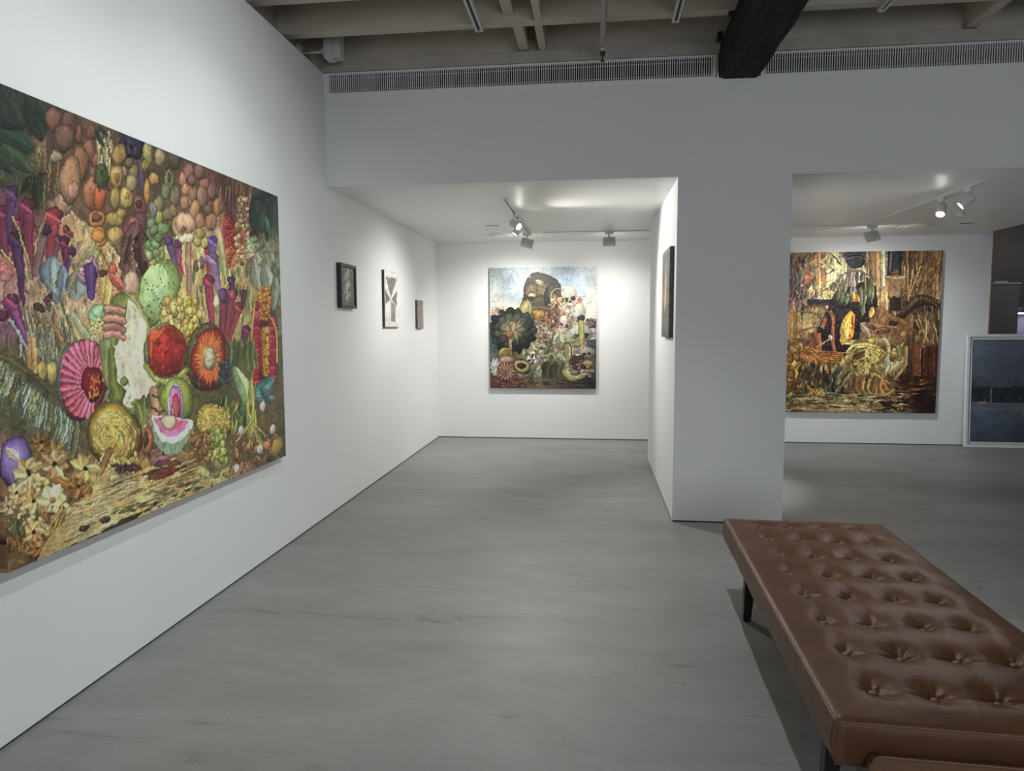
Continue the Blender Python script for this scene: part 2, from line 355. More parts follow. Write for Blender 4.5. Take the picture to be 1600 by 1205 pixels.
# ------------------------------------------------------------------ track lamps
def spot_light(parent, loc, target, power, angle, blend, color, size=.014):
    l = bpy.data.lights.new('bulb', 'SPOT'); l.energy = power; l.spot_size = math.radians(angle); l.spot_blend = blend; l.color = color; l.shadow_soft_size = size
    o = bpy.data.objects.new('bulb', l); col.objects.link(o); o.parent = parent; o.location = loc
    o.rotation_euler = (Vector(target) - (parent.location + Vector(loc))).to_track_quat('-Z', 'Y').to_euler()
    return o
WARM = (1.0, .985, .945); COOL = (.93, 1.0, .985)
def can_lamp(x, y, z, target, label, power, angle, blend=.6, color=WARM, group='cylinder track lamps', r=.036, lg=.13):
    t = thing('track_spotlight', label, 'spotlight', (x, y, z), group=group)
    box('adapter', -.016, .016, -.05, .05, -.030, .004, M_LAMPW, t, .003)
    lathe('stem', [(.007, -.062), (.007, -.028)], M_LAMPW, t, seg=10)
    d = (Vector(target) - Vector((x, y, z-.10))).normalized(); q = d.to_track_quat('-Z', 'Y').to_euler()
    c = Vector((0, 0, -.095))
    h = lathe('housing', [(r*.55, lg*.42), (r*.8, lg*.40), (r, lg*.30), (r, -lg*.5), (r*.9, -lg*.5), (r*.88, -lg*.44)], M_LAMPW, t, tuple(c), q, 28)
    lathe('lens', [(r*.86, -lg*.455), (r*.86, -lg*.435)], M_LENS, t, tuple(c), q, 24)
    spot_light(t, tuple(c + d*(lg*.5+.012)), target, power, angle, blend, color)
    return t
def flood_lamp(x, y, z, target, label, power, angle, color=WARM, blend=.8, w_=.145, h_=.125):
    t = thing('track_floodlight', label, 'floodlight', (x, y, z), group='square track floodlights')
    box('adapter', -.05, .05, -.016, .016, -.028, .004, M_LAMPW, t, .003)
    box('bracket', -.012, .012, -.006, .006, -.062, -.026, M_LAMPW, t, .002)
    d = (Vector(target) - Vector((x, y, z-.11))); d.z *= .45; d.normalize(); q = d.to_track_quat('-Z', 'Z').to_euler()
    c = Vector((0, 0, -.115))
    bm = bmesh.new(); bm_box(bm, -w_/2, w_/2, -h_/2, h_/2, -.018, .022, .006)
    link('housing', bm_mesh(bm, 'housing'), M_LAMPW, t, tuple(c), q)
    for k in range(5):
        box('cooling_fin', -w_*.40+k*w_*.2-.002, -w_*.40+k*w_*.2+.002, -h_*.42, h_*.42, .022, .030, M_LAMPW, t, loc=tuple(c), rot=q)
    box('lens', -w_*.42, w_*.42, -h_*.40, h_*.40, -.0195, -.0175, M_LENS, t, loc=tuple(c), rot=q)
    spot_light(t, tuple(c + d*.045), target, power, angle, blend, color, .05)
    return t
K = 1.0
# rear left room
can_lamp(-.775, 6.76, ZS-.020, (.61, 5.75, 1.55), 'lit cylinder spotlight nearer the viewer on the left ceiling track', 98*K, 105)
can_lamp(-.775, 7.10, ZS-.020, (-2.1, 6.95, .7), 'cylinder spotlight second along the left ceiling track', 84*K, 125, 1.0)
flood_lamp(-.79, 8.16, ZS-.020, (-1.15, YB, .4), 'square floodlight at the corner of the left ceiling tracks', 97*K, 135, blend=1.0)
flood_lamp(.165, 8.22, ZS-.012, (.2, YB, .4), 'square floodlight between the corner lamp and the pillar', 53*K, 135, blend=1.0)
# rear right room
flood_lamp(3.02, 8.08, ZS-.020, (3.3, YB, .5), 'square floodlight above the charred forest painting', 85*K, 140, (.90, .95, 1.0), 1.0)
can_lamp(2.95, 6.40, ZS-.020, (2.0, 5.2, .6), 'glaring cylinder spotlight on the right ceiling track', 22*K, 110, color=(.95, .97, 1))
can_lamp(2.95, 5.98, ZS-.020, (1.43, 6.45, 1.2), 'cylinder spotlight nearest the viewer on the right ceiling track', 230*K, 62, color=(.95, .97, 1))
can_lamp(6.5, 10.0, 3.30, (5.6, 11.3, 1.5), 'unseen cylinder spotlight added to brighten the dark kitchen', 18*K, 130, 1.0)  # added lamp out of view, brightens the kitchen
# lamps on the tracks of the front room, above the picture's edge
can_lamp(-.80, 2.25, TZ-.03, (-2.1, 2.35, 1.0), 'overhead cylinder lamp nearer the viewer aimed at the large fruit painting', 38*K, 104, 1.0, COOL, 'lamps above the viewer')
can_lamp(-.80, 3.45, TZ-.03, (-2.1, 3.55, 1.0), 'overhead cylinder lamp further along aimed at the large fruit painting', 38*K, 104, 1.0, COOL, 'lamps above the viewer')
can_lamp(.525, 3.20, TZ-.03, (-2.1, 3.2, 1.3), 'overhead cylinder lamp on the middle track aimed across at the left wall', 110*K, 108, .9, COOL, 'lamps above the viewer')
can_lamp(.525, 4.02, TZ-.03, (.30, 3.2, 0), 'overhead cylinder lamp on the middle track aimed down beside the bench', 120*K, 106, .9, COOL, 'lamps above the viewer')

# ------------------------------------------------------------------ small ceiling fittings
def ceiling_disc(x, y, r, label):
    t = thing('ceiling_diffuser', label, 'diffuser', (x, y, ZS), group='round ceiling diffusers')
    lathe('ring', [(r*.80, -.002), (r*.82, -.010), (r*.97, -.006), (r, 0)], M_CEIL, t, seg=40)
    lathe('disc', [(r*.66, -.016), (r*.70, -.013), (r*.60, 0)], M_CEIL, t, seg=40)
ceiling_disc(-1.13, 8.42, .20, 'round white diffuser in the ceiling left of the corner floodlight')
ceiling_disc(3.60, 8.36, .20, 'round white diffuser in the ceiling above the charred forest painting')
ceiling_disc(3.86, 7.52, .13, 'small round white diffuser in the ceiling to the right')
def slot_vent(x, y, lx, ly, label):
    t = thing('ceiling_slot', label, 'vent', (x, y, ZS))
    box('frame', -lx/2, lx/2, -ly/2, ly/2, -.006, .001, M_CEIL, t, .002); box('opening', -lx*.44, lx*.44, -ly*.22, ly*.22, -.0075, -.005, M_DARK, t)
slot_vent(-1.12, 7.60, .15, .03, 'narrow dark slot in the ceiling of the left rear room')
slot_vent(4.02, 8.13, .16, .10, 'small slotted vent in the ceiling of the right rear room')
t = thing('smoke_detector', 'small white smoke detector on the right rear ceiling', 'detector', (3.58, 7.39, ZS))
lathe('base', [(.05, -.012), (.052, 0)], M_CEIL, t, seg=24); lathe('sensor', [(.022, -.040), (.034, -.030), (.038, -.012)], M_GRILLE, t, seg=20)

# sprinkler pipe
t = thing('sprinkler_pipe', 'beige sprinkler pipe running below the joists to the grille', 'pipe', (.046, 0, ZJ-.075))
link('pipe', tube_mesh('pipe', [(0, -2.5, 0), (0, 5.13, 0)], .0205, 16), M_PIPE, t)
link('coupling', tube_mesh('coupling', [(0, 5.10, 0), (0, 5.15, 0)], .026, 16), M_PIPE, t)
link('end_fitting', tube_mesh('end_fitting', [(0, 5.15, 0), (0, 5.185, 0), (0, 5.186, -.004), (0, 5.205, -.03)], .018, 12), M_BRASS, t)
lathe('sprinkler_head', [(.004, -.055), (.016, -.054), (.016, -.050), (.005, -.048), (.006, -.030), (.010, -.026), (.010, .0)], M_BRASS, t, (0, 5.20, -.02), seg=14)
for yy in (4.45, 3.4, 2.4):
    link('hanger', tube_mesh('hanger', [(0, yy, .02), (0, yy, .075)], .005, 6), M_PIPE, t)

# white wall-mounted box in the corner above the left wall
t = thing('ceiling_speaker', 'white boxy speaker bracketed to the wall in the upper left corner', 'speaker', (-1.955, 5.17, 3.61))
bm = bmesh.new(); bm_box(bm, -.065, .005, -.05, .055, -.095, .09, .006); link('body', bm_mesh(bm, 'speaker_body'), M_LAMPW, t)
bm = bmesh.new(); bm_box(bm, .005, .062, -.045, .05, -.088, .09, .008); link('cover', bm_mesh(bm, 'speaker_cover'), M_LAMPW, t)
link('arm', tube_mesh('arm', [(-.06, .01, -.025), (-.265, .01, -.03)], .010, 10), M_LAMPW, t)
box('knuckle', -.10, -.075, -.01, .03, -.045, -.005, M_LAMPW, t, .004)
box('wall_plate', -.285, -.262, -.03, .05, -.075, .03, M_LAMPW, t, .003)

# ------------------------------------------------------------------ leather bench
BW, BL, ZT, ZB_ = .846, 2.06, .420, .275
bench = thing('leather_bench', 'long brown leather daybed bench with deep buttoned tufting', 'bench', (1.134, 2.945, 0), (0, 0, math.radians(-2.0)))
BTN = [((-1.5+i)*.173, .035+(j-3.5)*.252) for j in range(8) for i in range(4)]
nr = np.random.RandomState(5)
def lattice(x, y, T):
    xi = np.floor(x).astype(int); yi = np.floor(y).astype(int); fx = x-xi; fy = y-yi
    fx = fx*fx*(3-2*fx); fy = fy*fy*(3-2*fy); n = T.shape[0]
    a = T[xi % n, yi % n]; b = T[(xi+1) % n, yi % n]; c = T[xi % n, (yi+1) % n]; d = T[(xi+1) % n, (yi+1) % n]
    return (a*(1-fx)+b*fx)*(1-fy)+(c*(1-fx)+d*fx)*fy
T1 = nr.rand(256, 256)
def fbm(x, y, o=4):
    s = 0; a = .5; t_ = 0
    for k in range(o): s = s + a*lattice(x*2**k+17.3*k, y*2**k+9.1*k, T1); t_ += a; a *= .5
    return s/t_
def tuft(x, y):
    d = np.full(x.shape, 9.0)
    for bx, by in BTN: d = np.minimum(d, np.hypot(x-bx, (y-by)*.92))
    h = -.006*np.exp(-(d/.026)**2) - .011*np.exp(-(d/.06)**2)
    # pleats running across between neighbouring buttons and, softer, lengthwise
    fx = np.clip((BW/2-.13-np.abs(x))/.06, 0, 1)
    for j in range(8):
        by = .035+(j-3.5)*.252
        wob = .012*(fbm(x*9+j*7, x*0+j*3.1, 2)-.5)
        dip = .55+.45*np.cos((x/.173+.5)*2*np.pi)
        yy = y-by-wob + .016*(1-dip)
        h -= .0075*np.exp(-(yy/.0085)**2)*fx*(.25+.75*dip) + .009*np.exp(-(yy/.065)**2)*fx
    for i in range(4):
        bx = (-1.5+i)*.173
        dj = .5+.5*np.cos((y-.035)/.252*2*np.pi+np.pi)
        h -= .0035*np.exp(-((x-bx)/.022)**2)*(np.abs(y) < BL/2-.12)*(.3+.7*dj)
    ang = 0
    for bx, by in BTN:      # short creases radiating from every button
        dx, dy = x-bx, y-by; rr_ = np.hypot(dx, dy)+1e-6
        h += .0022*np.exp(-(rr_/.05)**2)*np.clip(rr_/.02, 0, 1)*np.sin(np.arctan2(dy, dx)*7+by*31+bx*17)
    h += .006*(fbm(x*7+3, y*7, 3)-.5) + .0022*(fbm(x*34, y*20+5, 3)-.5)
    return h
nx, ny = 150, 330
us = np.linspace(-1, 1, nx); vs2 = np.linspace(-1, 1, ny)
X, Y = np.meshgrid(us*(BW/2-.020), vs2*(BL/2-.020))
ex = (BW/2-.020)-np.abs(X); ey = (BL/2-.020)-np.abs(Y); e = np.minimum(ex, ey)
Z = ZT + tuft(X, Y)*np.clip((e-.02)/.07, 0, 1) + .012*np.clip(e/.09, 0, 1) + .006*(fbm(X*5+31, Y*5, 2)-.5)
verts = [tuple(p) for p in np.stack([X, Y, Z], -1).reshape(-1, 3)]
faces = [(j*nx+i, j*nx+i+1, (j+1)*nx+i+1, (j+1)*nx+i) for j in range(ny-1) for i in range(nx-1)]
loop_ = [(0, i) for i in range(nx)] + [(j, nx-1) for j in range(1, ny)] + [(ny-1, i) for i in range(nx-2, -1, -1)] + [(j, 0) for j in range(ny-2, 0, -1)]
prevr = [j*nx+i for j, i in loop_]
side = [(.009, -.003), (.0155, -.009), (.019, -.018), (.020, -.03), (.022, -.06), (.022, -.09), (.018, -.12), (.010, -.138), (.002, -.146), (-.05, -.148)]
for k, (off, dz) in enumerate(side):
    cur = []
    for j, i in loop_:
        x, y = X[j, i], Y[j, i]
        sx = np.sign(x) if i in (0, nx-1) else 0; sy = np.sign(y) if j in (0, ny-1) else 0
        wv = .004*(float(fbm(np.array(x*6+k*.3), np.array(y*6+2.0), 2))-.5)*(2 if k in (3, 4, 5, 6) else 0)
        cur.append(len(verts)); verts.append((x+sx*(off+wv), y+sy*(off+wv), Z[j, i]+dz))
    n_ = len(cur)
    for a in range(n_): faces.append((prevr[a], prevr[(a-1) % n_], cur[(a-1) % n_], cur[a]))
    prevr = cur
faces.append(tuple(prevr))
me = bpy.data.meshes.new('cushion'); me.from_pydata(verts, [], faces); me.update()
bm = bmesh.new(); bm.from_mesh(me); bmesh.ops.recalc_face_normals(bm, faces=bm.faces); bm.to_mesh(me); bm.free()
link('cushion', me, M_LEATHER, bench, smooth=True)
bm = bmesh.new(); bm_lathe(bm, [(.004, -.004), (.0140, -.003), (.0150, .0), (.012, .0050), (.005, .0072)], 12); bme = bm_mesh(bm, 'button')
bme.polygons.foreach_set('use_smooth', [True]*len(bme.polygons))
for bx, by in BTN:
    hz = ZT+.010+float(tuft(np.array([bx]), np.array([by]))[0])
    link('button', bme, M_PIPING, bench, loc=(bx, by, hz+.0065))
hx, hy = BW/2-.0045, BL/2-.0045; r = .012
pp = []
for cx, cy, a0 in ((hx-r, hy-r, 0), (-hx+r, hy-r, 90), (-hx+r, -hy+r, 180), (hx-r, -hy+r, 270)):
    for k in range(5): a = math.radians(a0+k*22.5); pp.append((cx+r*math.cos(a), cy+r*math.sin(a), ZT-.009))
link('piping', tube_mesh('piping', pp, .0036, 8, True), M_PIPING, bench)
for sx in (-1, 1):
    for sy in (-1, 1):
        link('corner_seam', tube_mesh('corner_seam', [(sx*(hx+.002), sy*(hy+.002), ZT-.014), (sx*(hx+.0055), sy*(hy+.0055), ZT-.04), (sx*(hx+.0065), sy*(hy+.0065), ZT-.09), (sx*(hx-.004), sy*(hy-.004), ZT-.138)], .0028, 6), M_PIPING, bench)
# piped leather panel on the short end towards the viewer
def rr_pts(x0, x1, z0, z1, rad, y):
    p = []
    for cx, cz, a0 in ((x1-rad, z1-rad, 0), (x0+rad, z1-rad, 90), (x0+rad, z0+rad, 180), (x1-rad, z0+rad, 270)):
        for k in range(6): a = math.radians(a0+k*18); p.append((cx+rad*math.cos(a), y, cz+rad*math.sin(a)))
    return p
for sy in (-1, 1):
    yy = sy*(BL/2+.026); P_ = rr_pts(-.335, .335, .20, .338, .03, yy)
    bm = bmesh.new(); a = [bm.verts.new(p) for p in P_]; b = [bm.verts.new((p[0], sy*(BL/2-.03), p[2])) for p in P_]
    bm.faces.new(a); bm.faces.new(list(reversed(b)))
    for k in range(len(a)): bm.faces.new((a[k], b[k], b[(k+1) % len(a)], a[(k+1) % len(a)]))
    bmesh.ops.recalc_face_normals(bm, faces=bm.faces)
    ep = link('end_panel', bm_mesh(bm, 'end_panel'), M_LEATHER, bench)
    link('panel_piping', tube_mesh('panel_piping', P_, .005, 8, True), M_PIPING, ep)
bm = bmesh.new(); bm_box(bm, -.36, .36, -.93, .93, .225, .285, .004); link('base_frame', bm_mesh(bm, 'base_frame'), M_BLACK, bench)
for sx in (-1, 1):
    for sy in (-1, 1):
        bm = bmesh.new(); v0 = []
        for z, hw in ((0, .016), (.004, .018), (.235, .027)):
            v0.append([bm.verts.new((sx*.352+a*hw+(sx*.012 if z < .1 else 0), (.60 if sy > 0 else -.79)+b*hw, z)) for a, b in ((-1, -1), (1, -1), (1, 1), (-1, 1))])
        for a, b in zip(v0, v0[1:]):
            for k in range(4): bm.faces.new((a[k], a[(k+1) % 4], b[(k+1) % 4], b[k]))
        bm.faces.new(list(reversed(v0[0]))); bm.faces.new(v0[-1])
        link('leg', bm_mesh(bm, 'leg'), M_BLACK, bench)

# ------------------------------------------------------------------ painter: colours of the canvases, one colour per mesh point
T2 = np.random.RandomState(11).rand(256, 256)
def srgb2lin(c):
    c = np.clip(c/255.0, 0, 1); return np.where(c <= .04045, c/12.92, ((c+.055)/1.055)**2.4)
class Canvas:
    """A flat grid of paint on a canvas. Features are given by their pixel in the photograph and land on the canvas plane."""
    def __init__(s, Mw, w_, h_, front, step, seed=1):
        s.w, s.h, s.front = w_, h_, front
        s.nu = max(2, int(round(w_/step))+1); s.nv = max(2, int(round(h_/step))+1)
        s.lu = np.linspace(-w_/2, w_/2, s.nu); s.lv = np.linspace(0, h_, s.nv)
        Mn = np.array(Mw); s.O = Mn[:3, 3] + Mn[:3, 1]*(-front); s.U = Mn[:3, 0]; s.V = Mn[:3, 2]; s.N = -Mn[:3, 1]
        P = s.O + s.lu[None, :, None]*s.U + s.lv[:, None, None]*s.V - CAM
        dz = P@AF; s.X = 800+F_PX*(P@AR)/dz; s.Y = 602.5-F_PX*(P@AU)/dz
        s.c = np.zeros((s.nv, s.nu, 3)); s.org(0, 0, 1); s.r = random.Random(seed)
        s.f1 = fbm(s.X*.11, s.Y*.11, 4); s.f2 = fbm(s.X*.5+40, s.Y*.5, 3)
    def org(s, ox, oy, sc): s.ox, s.oy, s.sc = ox, oy, sc
    def loc(s, px, py):
        d = AF + AR*(px-800)/F_PX - AU*(py-602.5)/F_PX
        t_ = (s.N@(s.O-CAM))/(s.N@d); q = CAM+d*t_-s.O
        return (q@s.U+s.w/2)/s.w*(s.nu-1), (q@s.V)/s.h*(s.nv-1)
    def sl(s, x0, y0, x1, y1):
        q = [s.loc(a, b) for a in (x0, x1) for b in (y0, y1)]
        i0 = max(0, int(min(a for a, b in q))-1); i1 = min(s.nu, int(max(a for a, b in q))+3)
        j0 = max(0, int(min(b for a, b in q))-1); j1 = min(s.nv, int(max(b for a, b in q))+3)
        return None if i1 <= i0 or j1 <= j0 else (slice(j0, j1), slice(i0, i1))
    def put(s, k, mask, c):
        mask = np.clip(mask, 0, 1)[..., None]; s.c[k] = s.c[k]*(1-mask)+np.clip(c, 0, 255)*mask
    def at(s, px, py):
        i, j = s.loc(px, py); return s.c[min(s.nv-1, max(0, int(j))), min(s.nu-1, max(0, int(i)))]
    def base(s, pts, p=1.6, amp=.35):
        W = np.zeros(s.X.shape); A = np.zeros(s.c.shape)
        wx = s.X+14/1.0*(s.f1-.5)*2; wy = s.Y+14*(fbm(s.X*.09+80, s.Y*.09, 3)-.5)*2
        for x, y, c in pts:
            x, y = s.ox+x/s.sc, s.oy+y/s.sc
            w_ = 1/((wx-x)**2+(wy-y)**2+9)**p; W += w_; A += w_[..., None]*np.array(c, float)
        s.c = A/W[..., None]*(1+amp*(s.f2-.5)+amp*.7*(s.f1-.5))[..., None]
    def ell(s, x, y, rx, ry, c, a=0, c2=None, edge=.55, hi=.34, alpha=1.0, tex=0.0, lump=.05):
        x, y, rx, ry = s.ox+x/s.sc, s.oy+y/s.sc, rx/s.sc, ry/s.sc; R_ = max(rx, ry)*1.15
        k = s.sl(x-R_, y-R_, x+R_, y+R_)
        if k is None: return
        dx, dy = s.X[k]-x, s.Y[k]-y; ca, sa = math.cos(math.radians(a)), math.sin(math.radians(a))
        ex, ey = (dx*ca+dy*sa)/rx, (-dx*sa+dy*ca)/ry; q = np.sqrt(ex*ex+ey*ey)
        if lump: th = np.arctan2(ey, ex); q = q*(1+lump*np.sin(2*th+s.r.uniform(0, 6.3))+lump*.8*np.sin(3*th+s.r.uniform(0, 6.3))+lump*.4*np.sin(5*th+s.r.uniform(0, 6.3)))
        cc = np.array(c, float)*np.ones(q.shape+(1,))
        if c2 is not None:
            m_ = np.clip(q*1.15-.15, 0, 1)[..., None]**1.5; cc = cc*(1-m_)+np.array(c2, float)*m_
        sh = (1+hi*(-.45*dx/rx-.7*dy/ry))*(1-edge*np.clip(q, 0, 1)**5)
        if tex: sh = sh*(1+tex*(s.f2[k]-.5)*2)
        s.put(k, alpha*np.clip((1-q)*max(rx, ry)*.9+.5, 0, 1), cc*sh[..., None])
    def leaf(s, x0, y0, x1, y1, w_, c, curve=0.0, rib=.25, alpha=1.0, pw=.75, edge=.35):
        x0, y0, x1, y1, w_ = s.ox+x0/s.sc, s.oy+y0/s.sc, s.ox+x1/s.sc, s.oy+y1/s.sc, w_/s.sc
        L_ = math.hypot(x1-x0, y1-y0)+1e-6; b = w_+abs(curve)*L_
        k = s.sl(min(x0, x1)-b, min(y0, y1)-b, max(x0, x1)+b, max(y0, y1)+b)
        if k is None: return
        tx, ty = (x1-x0)/L_, (y1-y0)/L_; dx, dy = s.X[k]-x0, s.Y[k]-y0
        u = (dx*tx+dy*ty)/L_; v = -dx*ty+dy*tx; uc = np.clip(u, 0, 1); v = v-curve*L_*4*uc*(1-uc)
        hw = w_*np.sin(np.pi*np.clip(u, .001, .999))**pw; q = np.abs(v)/np.maximum(hw, 1e-3)
        sh = 1+.20*np.tanh(-v/(w_*.35+1e-6))-edge*np.clip(q, 0, 1)**4-rib*np.exp(-(v/(w_*.12+.12))**2)+.12*(s.f2[k]-.5)
        mask = np.clip((hw-np.abs(v))*.9+.35, 0, 1)*(u > 0)*(u < 1)
        s.put(k, alpha*mask, np.array(c, float)*sh[..., None])
    def tube(s, pts, w0, w1, c, hi=.35, alpha=1.0, c1=None):
        for _ in range(2 if len(pts) > 2 else 0):      # round the corners of the stroke
            q = [pts[0]]
            for (ax, ay), (bx, by) in zip(pts, pts[1:]): q += [(ax*.75+bx*.25, ay*.75+by*.25), (ax*.25+bx*.75, ay*.25+by*.75)]
            pts = q+[pts[-1]]
        P = [(s.ox+x/s.sc, s.oy+y/s.sc) for x, y in pts]; w0, w1 = w0/s.sc, w1/s.sc; b = max(w0, w1)+1
        k = s.sl(min(p[0] for p in P)-b, min(p[1] for p in P)-b, max(p[0] for p in P)+b, max(p[1] for p in P)+b)
        if k is None: return
        X_, Y_ = s.X[k], s.Y[k]; best = np.full(X_.shape, 1e9); sv = np.zeros(X_.shape); hw = np.ones(X_.shape); tt = np.zeros(X_.shape)
        n = len(P)-1
        for i in range(n):
            (ax, ay), (bx, by) = P[i], P[i+1]; L2 = (bx-ax)**2+(by-ay)**2+1e-9
            t_ = np.clip(((X_-ax)*(bx-ax)+(Y_-ay)*(by-ay))/L2, 0, 1)
            ddx, ddy = X_-ax-t_*(bx-ax), Y_-ay-t_*(by-ay); d = np.hypot(ddx, ddy)
            up = d < best; best = np.where(up, d, best); g = (i+t_)/n
            cr = (ddy*(bx-ax)-ddx*(by-ay))/math.sqrt(L2)
            sv = np.where(up, cr, sv); hw = np.where(up, w0+(w1-w0)*g, hw); tt = np.where(up, g, tt)
        q = best/np.maximum(hw, .05); s_ = np.clip(sv/np.maximum(hw, .05), -1, 1)
        cc = np.array(c, float)*np.ones(q.shape+(1,))
        if c1 is not None: cc = cc*(1-tt[..., None])+np.array(c1, float)*tt[..., None]
        sh = 1+hi*.5*np.exp(-((s_+.35)/.3)**2)-hi*np.clip(q, 0, 1)**3+.1*(s.f2[k]-.5)
        s.put(k, alpha*np.clip((hw-best)*.9+.5, 0, 1), cc*sh[..., None])
    def poly(s, pts, c, tex=.15, alpha=1.0, sx=.3, sy=.3, c2=None):
        P = [(s.ox+x/s.sc, s.oy+y/s.sc) for x, y in pts]
        k = s.sl(min(p[0] for p in P)-1, min(p[1] for p in P)-1, max(p[0] for p in P)+1, max(p[1] for p in P)+1)
        if k is None: return
        X_, Y_ = s.X[k]+1.2*(s.f2[k]-.5), s.Y[k]+1.2*(s.f1[k]-.5); ins = np.zeros(X_.shape, bool); dm = np.full(X_.shape, 1e9)
        for i in range(len(P)):
            (ax, ay), (bx, by) = P[i], P[(i+1) % len(P)]
            if ay != by:
                cr = ((ay > Y_) != (by > Y_)) & (X_ < (bx-ax)*(Y_-ay)/(by-ay)+ax); ins ^= cr
            L2 = (bx-ax)**2+(by-ay)**2+1e-9; t_ = np.clip(((X_-ax)*(bx-ax)+(Y_-ay)*(by-ay))/L2, 0, 1)
            dm = np.minimum(dm, np.hypot(X_-ax-t_*(bx-ax), Y_-ay-t_*(by-ay)))
        mask = np.clip(np.where(ins, dm, -dm)*.8+.5, 0, 1)
        n_ = fbm(s.X[k]*sx+5, s.Y[k]*sy, 4); cc = np.array(c, float)*np.ones(n_.shape+(1,))
        if c2 is not None:
            g = np.clip((n_-.35)*3.0, 0, 1)[..., None]; cc = cc*(1-g)+np.array(c2, float)*g
        s.put(k, alpha*mask, cc*(1+tex*2*(n_-.5))[..., None])
    def jit(s, c, a=.18):
        g = 1+s.r.uniform(-a, a); return [min(255, max(0, v*g*(1+s.r.uniform(-.05, .05)))) for v in c]
    def detail(s, n, x0, y0, x1, y1, smin, smax, kind='mix', a0=0, a1=180, amp=.35, alpha=.9, asp=(.25, .6)):
        for _ in range(n):
            x, y = s.r.uniform(x0, x1), s.r.uniform(y0, y1); px, py = s.ox+x/s.sc, s.oy+y/s.sc
            c = s.jit(s.at(px, py), amp); z = s.r.uniform(smin, smax); a = math.radians(s.r.uniform(a0, a1)); kd = s.r.random()
            if kind == 'ell' or (kind == 'mix' and kd < .3): s.ell(x, y, z*.5, z*s.r.uniform(*asp), c, math.degrees(a), alpha=alpha, edge=.5)
            else: s.leaf(x, y, x+z*math.cos(a), y+z*math.sin(a), z*s.r.uniform(*asp)*.5, c, s.r.uniform(-.15, .15), alpha=alpha)
    def flower(s, x, y, rx, ry, n, c, cc=None, wd=.34, a0=0, core=.18):
        for k in range(n):
            a = a0+2*math.pi*k/n+s.r.uniform(-.12, .12); l = s.r.uniform(.85, 1.1)
            s.leaf(x, y, x+rx*l*math.cos(a), y+ry*l*math.sin(a), min(rx, ry)*wd, s.jit(c), s.r.uniform(-.08, .08), rib=.18)
        if cc is not None: s.ell(x, y, rx*core, ry*core, cc, edge=.3)
    def pitcher(s, x0, y0, x1, y1, w0, w1, c, hood=None, mx=None):
        mx = mx if mx is not None else (x0+x1)/2; g_ = sum(c)/3; c = [(g_*.22+v*.78)*.92 for v in c]
        s.tube([(x0, y0), (mx, (y0+y1)/2), (x1, y1)], w0, w1, c)
        s.ell(x0, y0, w0*1.15, w0*1.0, hood or [v*.8 for v in c], a=-20); s.leaf(x0-w0*1.2, y0-w0*.5, x0+w0*.9, y0+w0*1.2, w0*.6, [v*1.25 for v in c], .1)
    def mesh(s, name, gain, grain=.10, wander=.0042, mottle=.30, sat=.78, sharp=.0, tint=(1, 1, 1)):
        # brush break-up: edges wander, tones mottle
        kx = (s.nu-1)/s.w*.0034; j, i = np.mgrid[0:s.nv, 0:s.nu].astype(float); a = j*s.h/(s.nv-1); b = i*s.w/(s.nu-1)
        wob = wander*(s.nu-1)/s.w
        di = wob*(fbm(b*22, a*22+3, 3)-.5)*3+wob*.55*(fbm(b*75, a*75+8, 2)-.5)*3; dj = wob*(fbm(b*22+50, a*22, 3)-.5)*3+wob*.55*(fbm(b*75+31, a*75, 2)-.5)*3
        c = s.c[np.clip(np.rint(j+dj), 0, s.nv-1).astype(int), np.clip(np.rint(i+di), 0, s.nu-1).astype(int)]
        mot = fbm(b*38+7, a*24, 4)-.5; warm = fbm(b*17+70, a*17, 3)-.5
        c = c*(1+mottle*mot*2)[..., None]*np.stack([1+mottle*.5*warm, np.ones_like(warm), 1-mottle*.5*warm], -1)
        if sharp:          # crisper local contrast and slow passages of light and dark paint
            bl = c.copy()
            for ax in (0, 1):
                bl = (np.roll(bl, 2, ax)+np.roll(bl, 1, ax)+bl+np.roll(bl, -1, ax)+np.roll(bl, -2, ax))/5
            c = np.clip(c+sharp*(c-bl), 0, 255)*(.80+.40*fbm(b*5+11, a*5, 3))[..., None]
        g_ = c.mean(-1, keepdims=True); c = (g_+(c-g_)*sat)*np.array(tint)
        c = c*(1+grain*(fbm(s.X*1.4+9, s.Y*1.4, 3)-.5)*2)[..., None]
        lin = np.clip(srgb2lin(c)*gain, 0, .9)
        nu, nv = s.nu, s.nv
        co = np.zeros((nv, nu, 3)); co[..., 0] = s.lu[None, :]; co[..., 1] = -s.front; co[..., 2] = s.lv[:, None]
        co = co.reshape(-1, 3); idx = np.arange(nu*nv).reshape(nv, nu)
        q = np.stack([idx[:-1, :-1], idx[:-1, 1:], idx[1:, 1:], idx[1:, :-1]], -1).reshape(-1, 4)
        rim = np.concatenate([idx[0, :], idx[1:, -1], idx[-1, -2::-1], idx[-2:0:-1, 0]])      # canvas folded round the edges
        back = co[rim].copy(); back[:, 1] = -s.front+.03; nb = len(rim); bi = nu*nv+np.arange(nb)
        q2 = np.stack([rim, bi, np.roll(bi, -1), np.roll(rim, -1)], -1)
        co = np.concatenate([co, back]); q = np.concatenate([q, q2]); rgb = np.concatenate([lin.reshape(-1, 3), lin.reshape(-1, 3)[rim]*.8])
        me = bpy.data.meshes.new(name); me.vertices.add(len(co)); me.vertices.foreach_set('co', co.ravel())
        me.loops.add(q.size); me.loops.foreach_set('vertex_index', q.ravel().astype(np.int32))
        me.polygons.add(len(q)); me.polygons.foreach_set('loop_start', np.arange(0, q.size, 4, dtype=np.int32)); me.polygons.foreach_set('loop_total', np.full(len(q), 4, np.int32))
        me.update(calc_edges=True)
        at_ = me.color_attributes.new('paint', 'FLOAT_COLOR', 'POINT')
